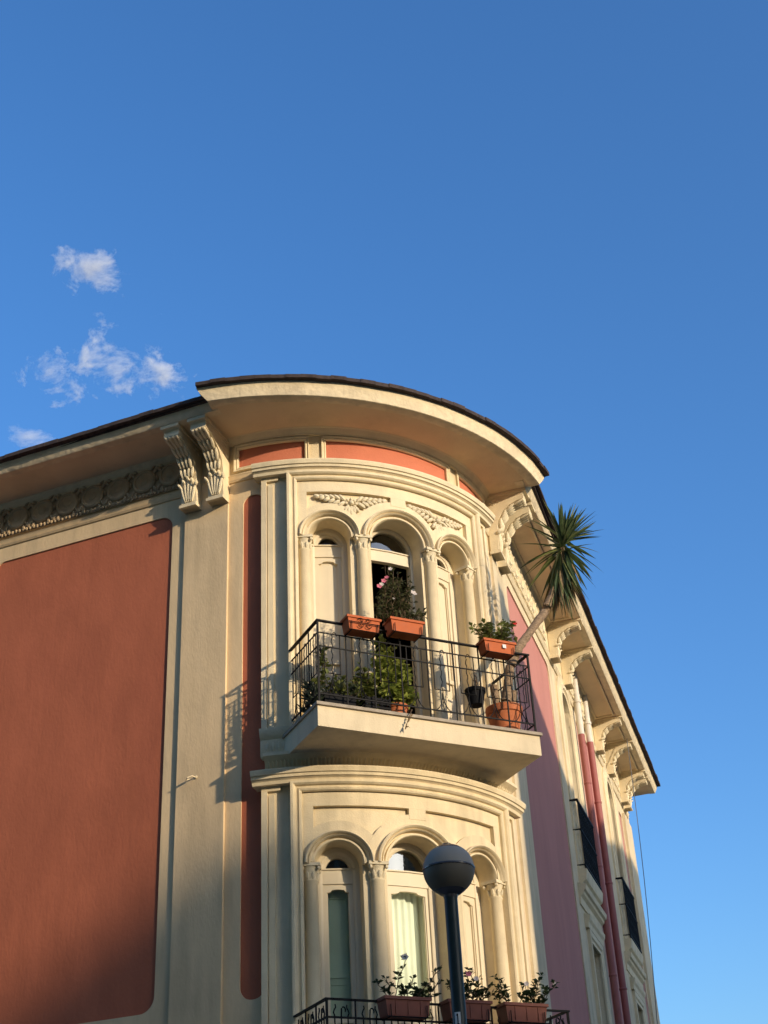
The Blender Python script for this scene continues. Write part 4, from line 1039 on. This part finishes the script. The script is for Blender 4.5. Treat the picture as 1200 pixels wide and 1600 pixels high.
# ------------------------------------------------------------------ ground, street, houses that throw the shade
def sheet(name, pts, z, m_, kind='structure'):
    w = MB(); w.add([(x, y, z) for x, y in pts], [tuple(range(len(pts)))]); return tag(w.build(name, m_), kind=kind)
sheet('ground', [(-6000, -6000), (6000, -6000), (6000, 6000), (-6000, 6000)], 0.0, 'earth')
sheet('road', [(-200, 3.5), (-200, -5), (200, -5), (200, 3.5)], 0.004, 'asphalt')
sheet('side_street', [(-1.8, 3.5), (2.2, 3.5), (-3.2, 70), (-8.4, 70)], 0.008, 'asphalt')
w = MB(); w.aabox((-60, 9.0, 0), (-2.6, 12.4, .12)); tag(w.build('pavement', 'paving'), kind='structure')
def PQ(p, q, z): # sun-aligned plan coordinates
    return Vector((q * math.cos(SUN_AZ) + p * math.sin(SUN_AZ), -q * math.sin(SUN_AZ) + p * math.cos(SUN_AZ), z))
TE = math.tan(SUN_EL)
# house across the side street (its eaves line shades the side facade)
hs = thing('opposite_house', PQ(20, 8, 0), 'ochre house across the side street that shades the pink facade', 'building')
def HP(mb, name, m_, parent=None): 
    o = PQ(20, 8, 0); rel(mb, o); return mb.build(name, m_, parent or hs)
q0 = 5.0
def topz(p): # silhouette height at q0
    H = [(12.9, 12.6), (13.6, 12.55), (16.2, 11.85), (17.0, 11.6), (18.2, 12.0), (20, 12.3), (22.5, 13.25), (24, 13.3), (34, 13.4)]
    for (a, ha), (b, hb) in zip(H[:-1], H[1:]):
        if p <= b: return ha + (hb - ha) * max(0, (p - a)) / (b - a) + q0 * TE
    return H[-1][1] + q0 * TE
w = MB(); ps = lin(12.9, 34, .5)
w.rings([[PQ(p, q0, 0), PQ(p, q0, topz(p)), PQ(p, q0 + 9, topz(p) + .4), PQ(p, q0 + 9, 0)] for p in ps]); HP(w, 'wall', 'ochre')
w = MB(); w.rings([[PQ(p, q0 - .05, topz(p) + .0), PQ(p, q0 - .05, topz(p) + .06), PQ(p, q0 + 9, topz(p) + .5), PQ(p, q0 + 9, topz(p) + .42)] for p in ps]); HP(w, 'roof', 'roof_red')
for p in (16, 19, 22, 25, 28):
    for z in (2.2, 5.8, 9.4):
        w = MB(); w.rings([[PQ(p - .5, q0 - .02, z), PQ(p + .5, q0 - .02, z), PQ(p + .5, q0 - .02, z + 1.7), PQ(p - .5, q0 - .02, z + 1.7)], [PQ(p - .5, q0 + .05, z), PQ(p + .5, q0 + .05, z), PQ(p + .5, q0 + .05, z + 1.7), PQ(p - .5, q0 + .05, z + 1.7)]]); HP(w, 'window', 'green_shutter')
# unseen row of houses added to block blue sky and warm the shade
row = thing('added_row_house', (-17, -11.5, 0), 'unseen ochre row of houses added to block blue sky light', 'building')
w = MB(); w.aabox((-45, -5, 0), (45, 5, 19.0)); w.build('wall', 'ochre', row)
w = MB(); w.rings([[Vector((x, -5.5, 19.002)), Vector((x, 5.6, 19.002)), Vector((x, 0, 21.0))] for x in (-45.5, 45.5)]); w.build('roof', 'roof_red', row)
for x in range(-40, 41, 4):
    for z in (1.4, 5.2, 9.0, 12.8, 16.0):
        w = MB(); w.aabox((x - .55, 4.98, z), (x + .55, 5.06, z + 1.9)); w.build('window', 'green_shutter', row)
# unseen gabled block added, outline shaped to cast soft shade lower left
hs2 = thing('added_shade_gable', PQ(5, 85, 0), 'unseen gabled block added to cast soft shade on the lower left', 'building')
q1 = 85.0
w = MB(); sh = [(-16, 0), (-16, 2.0), (1, 2.0), (8.1, 7.95), (9.4, 9.2), (9.9, 8.5), (10.5, 7.2), (11.2, 6.6), (24, 6.4), (24, 0)]
prf = [(p, (H + q1 * TE) if H else 0) for p, H in sh]
w.rings([[PQ(p, q, z) for p, z in prf] for q in (q1, q1 + 12)])
o = PQ(5, 85, 0); rel(w, o); w.build('wall', 'ochre', hs2)
w = MB(); w.rings([[PQ(p, q, z + e) for p, z, e in ((1, prf[2][1], -.2), (8.1, prf[3][1], -.2), (8.1, prf[3][1], -.05), (1, prf[2][1], -.05))] for q in (q1 - .3, q1 + 12.3)]); rel(w, o); w.build('roof', 'roof_red', hs2)

# ------------------------------------------------------------------ clouds
def cloud(name, direction, dist, half, dens, seed, label, thr=.60, boost=.16):
    d = Vector(direction).normalized(); c = Vector((0, 0, 1.6)) + d * dist
    x = Vector((d.y, -d.x, 0)).normalized(); y = x.cross(d)
    w = MB(); w.petal((0, 0, 0), (1, 0, 0), (0, 1, 0), (0, 0, 1), 20, 12)
    mx = Matrix(((x.x * half[0], d.x * half[2], y.x * half[1], c.x), (x.y * half[0], d.y * half[2], y.y * half[1], c.y), (x.z * half[0], d.z * half[2], y.z * half[1], c.z), (0, 0, 0, 1)))
    m = bpy.data.materials.new('cloud_vapour'); m.use_nodes = True; n = m.node_tree.nodes; l = m.node_tree.links; n.clear()
    o = n.new('ShaderNodeOutputMaterial'); pv = n.new('ShaderNodeVolumePrincipled'); pv.inputs['Color'].default_value = (1, 1, 1, 1)
    tc = n.new('ShaderNodeTexCoord'); mp = n.new('ShaderNodeMapping'); mp.inputs['Location'].default_value = (seed, seed * .7, seed * .4); mp.inputs['Scale'].default_value = (half[0] / 30, half[2] / 90, half[1] / 24)
    nz = n.new('ShaderNodeTexNoise'); nz.inputs['Scale'].default_value = 1.55; nz.inputs['Detail'].default_value = 14; nz.inputs['Roughness'].default_value = .66; nz.inputs['Distortion'].default_value = .25
    ln = n.new('ShaderNodeVectorMath'); ln.operation = 'LENGTH'
    l.new(tc.outputs['Object'], mp.inputs[0]); l.new(mp.outputs[0], nz.inputs['Vector']); l.new(tc.outputs['Object'], ln.inputs[0])
    fa = n.new('ShaderNodeMapRange'); fa.inputs[1].default_value = 0.0; fa.inputs[2].default_value = 1.0; fa.inputs[3].default_value = boost; fa.inputs[4].default_value = -.24
    l.new(ln.outputs['Value'], fa.inputs[0])
    ad = n.new('ShaderNodeMath'); ad.operation = 'ADD'; l.new(nz.outputs['Fac'], ad.inputs[0]); l.new(fa.outputs[0], ad.inputs[1])
    mr = n.new('ShaderNodeMapRange'); mr.inputs[1].default_value = thr - .10; mr.inputs[2].default_value = thr + .14; mr.inputs[4].default_value = dens
    l.new(ad.outputs[0], mr.inputs[0]); l.new(mr.outputs[0], pv.inputs['Density']); l.new(pv.outputs[0], o.inputs['Volume'])
    M['_c'] = m; ob = w.build(name, '_c', None, matrix=mx)
    return tag(ob, label, 'cloud', 'small white clouds')
scene.cycles.volume_step_rate = 0.25
cloud('cloud', (-.445, .605, .661), 700, (38, 20, 5), .30, 33.3, 'small torn white cloud, highest of the clouds', .60, .23)
cloud('cloud', (-.488, .634, .600), 700, (40, 20, 5), .32, 5.7, 'white cloud puff at left above the sloping eaves')
cloud('cloud', (-.447, .652, .613), 700, (52, 32, 5), .32, 9.2, 'broad wispy cloud between the left puff and the roof')
cloud('cloud', (-.424, .677, .602), 700, (34, 20, 5), .32, 6.1, 'white cloud touching the left end of the bow roof')
cloud('cloud', (-.515, .648, .562), 700, (24, 15, 6), .16, 14, 'faint cloud scrap just above the left eaves')
print('objects', len(bpy.data.objects))
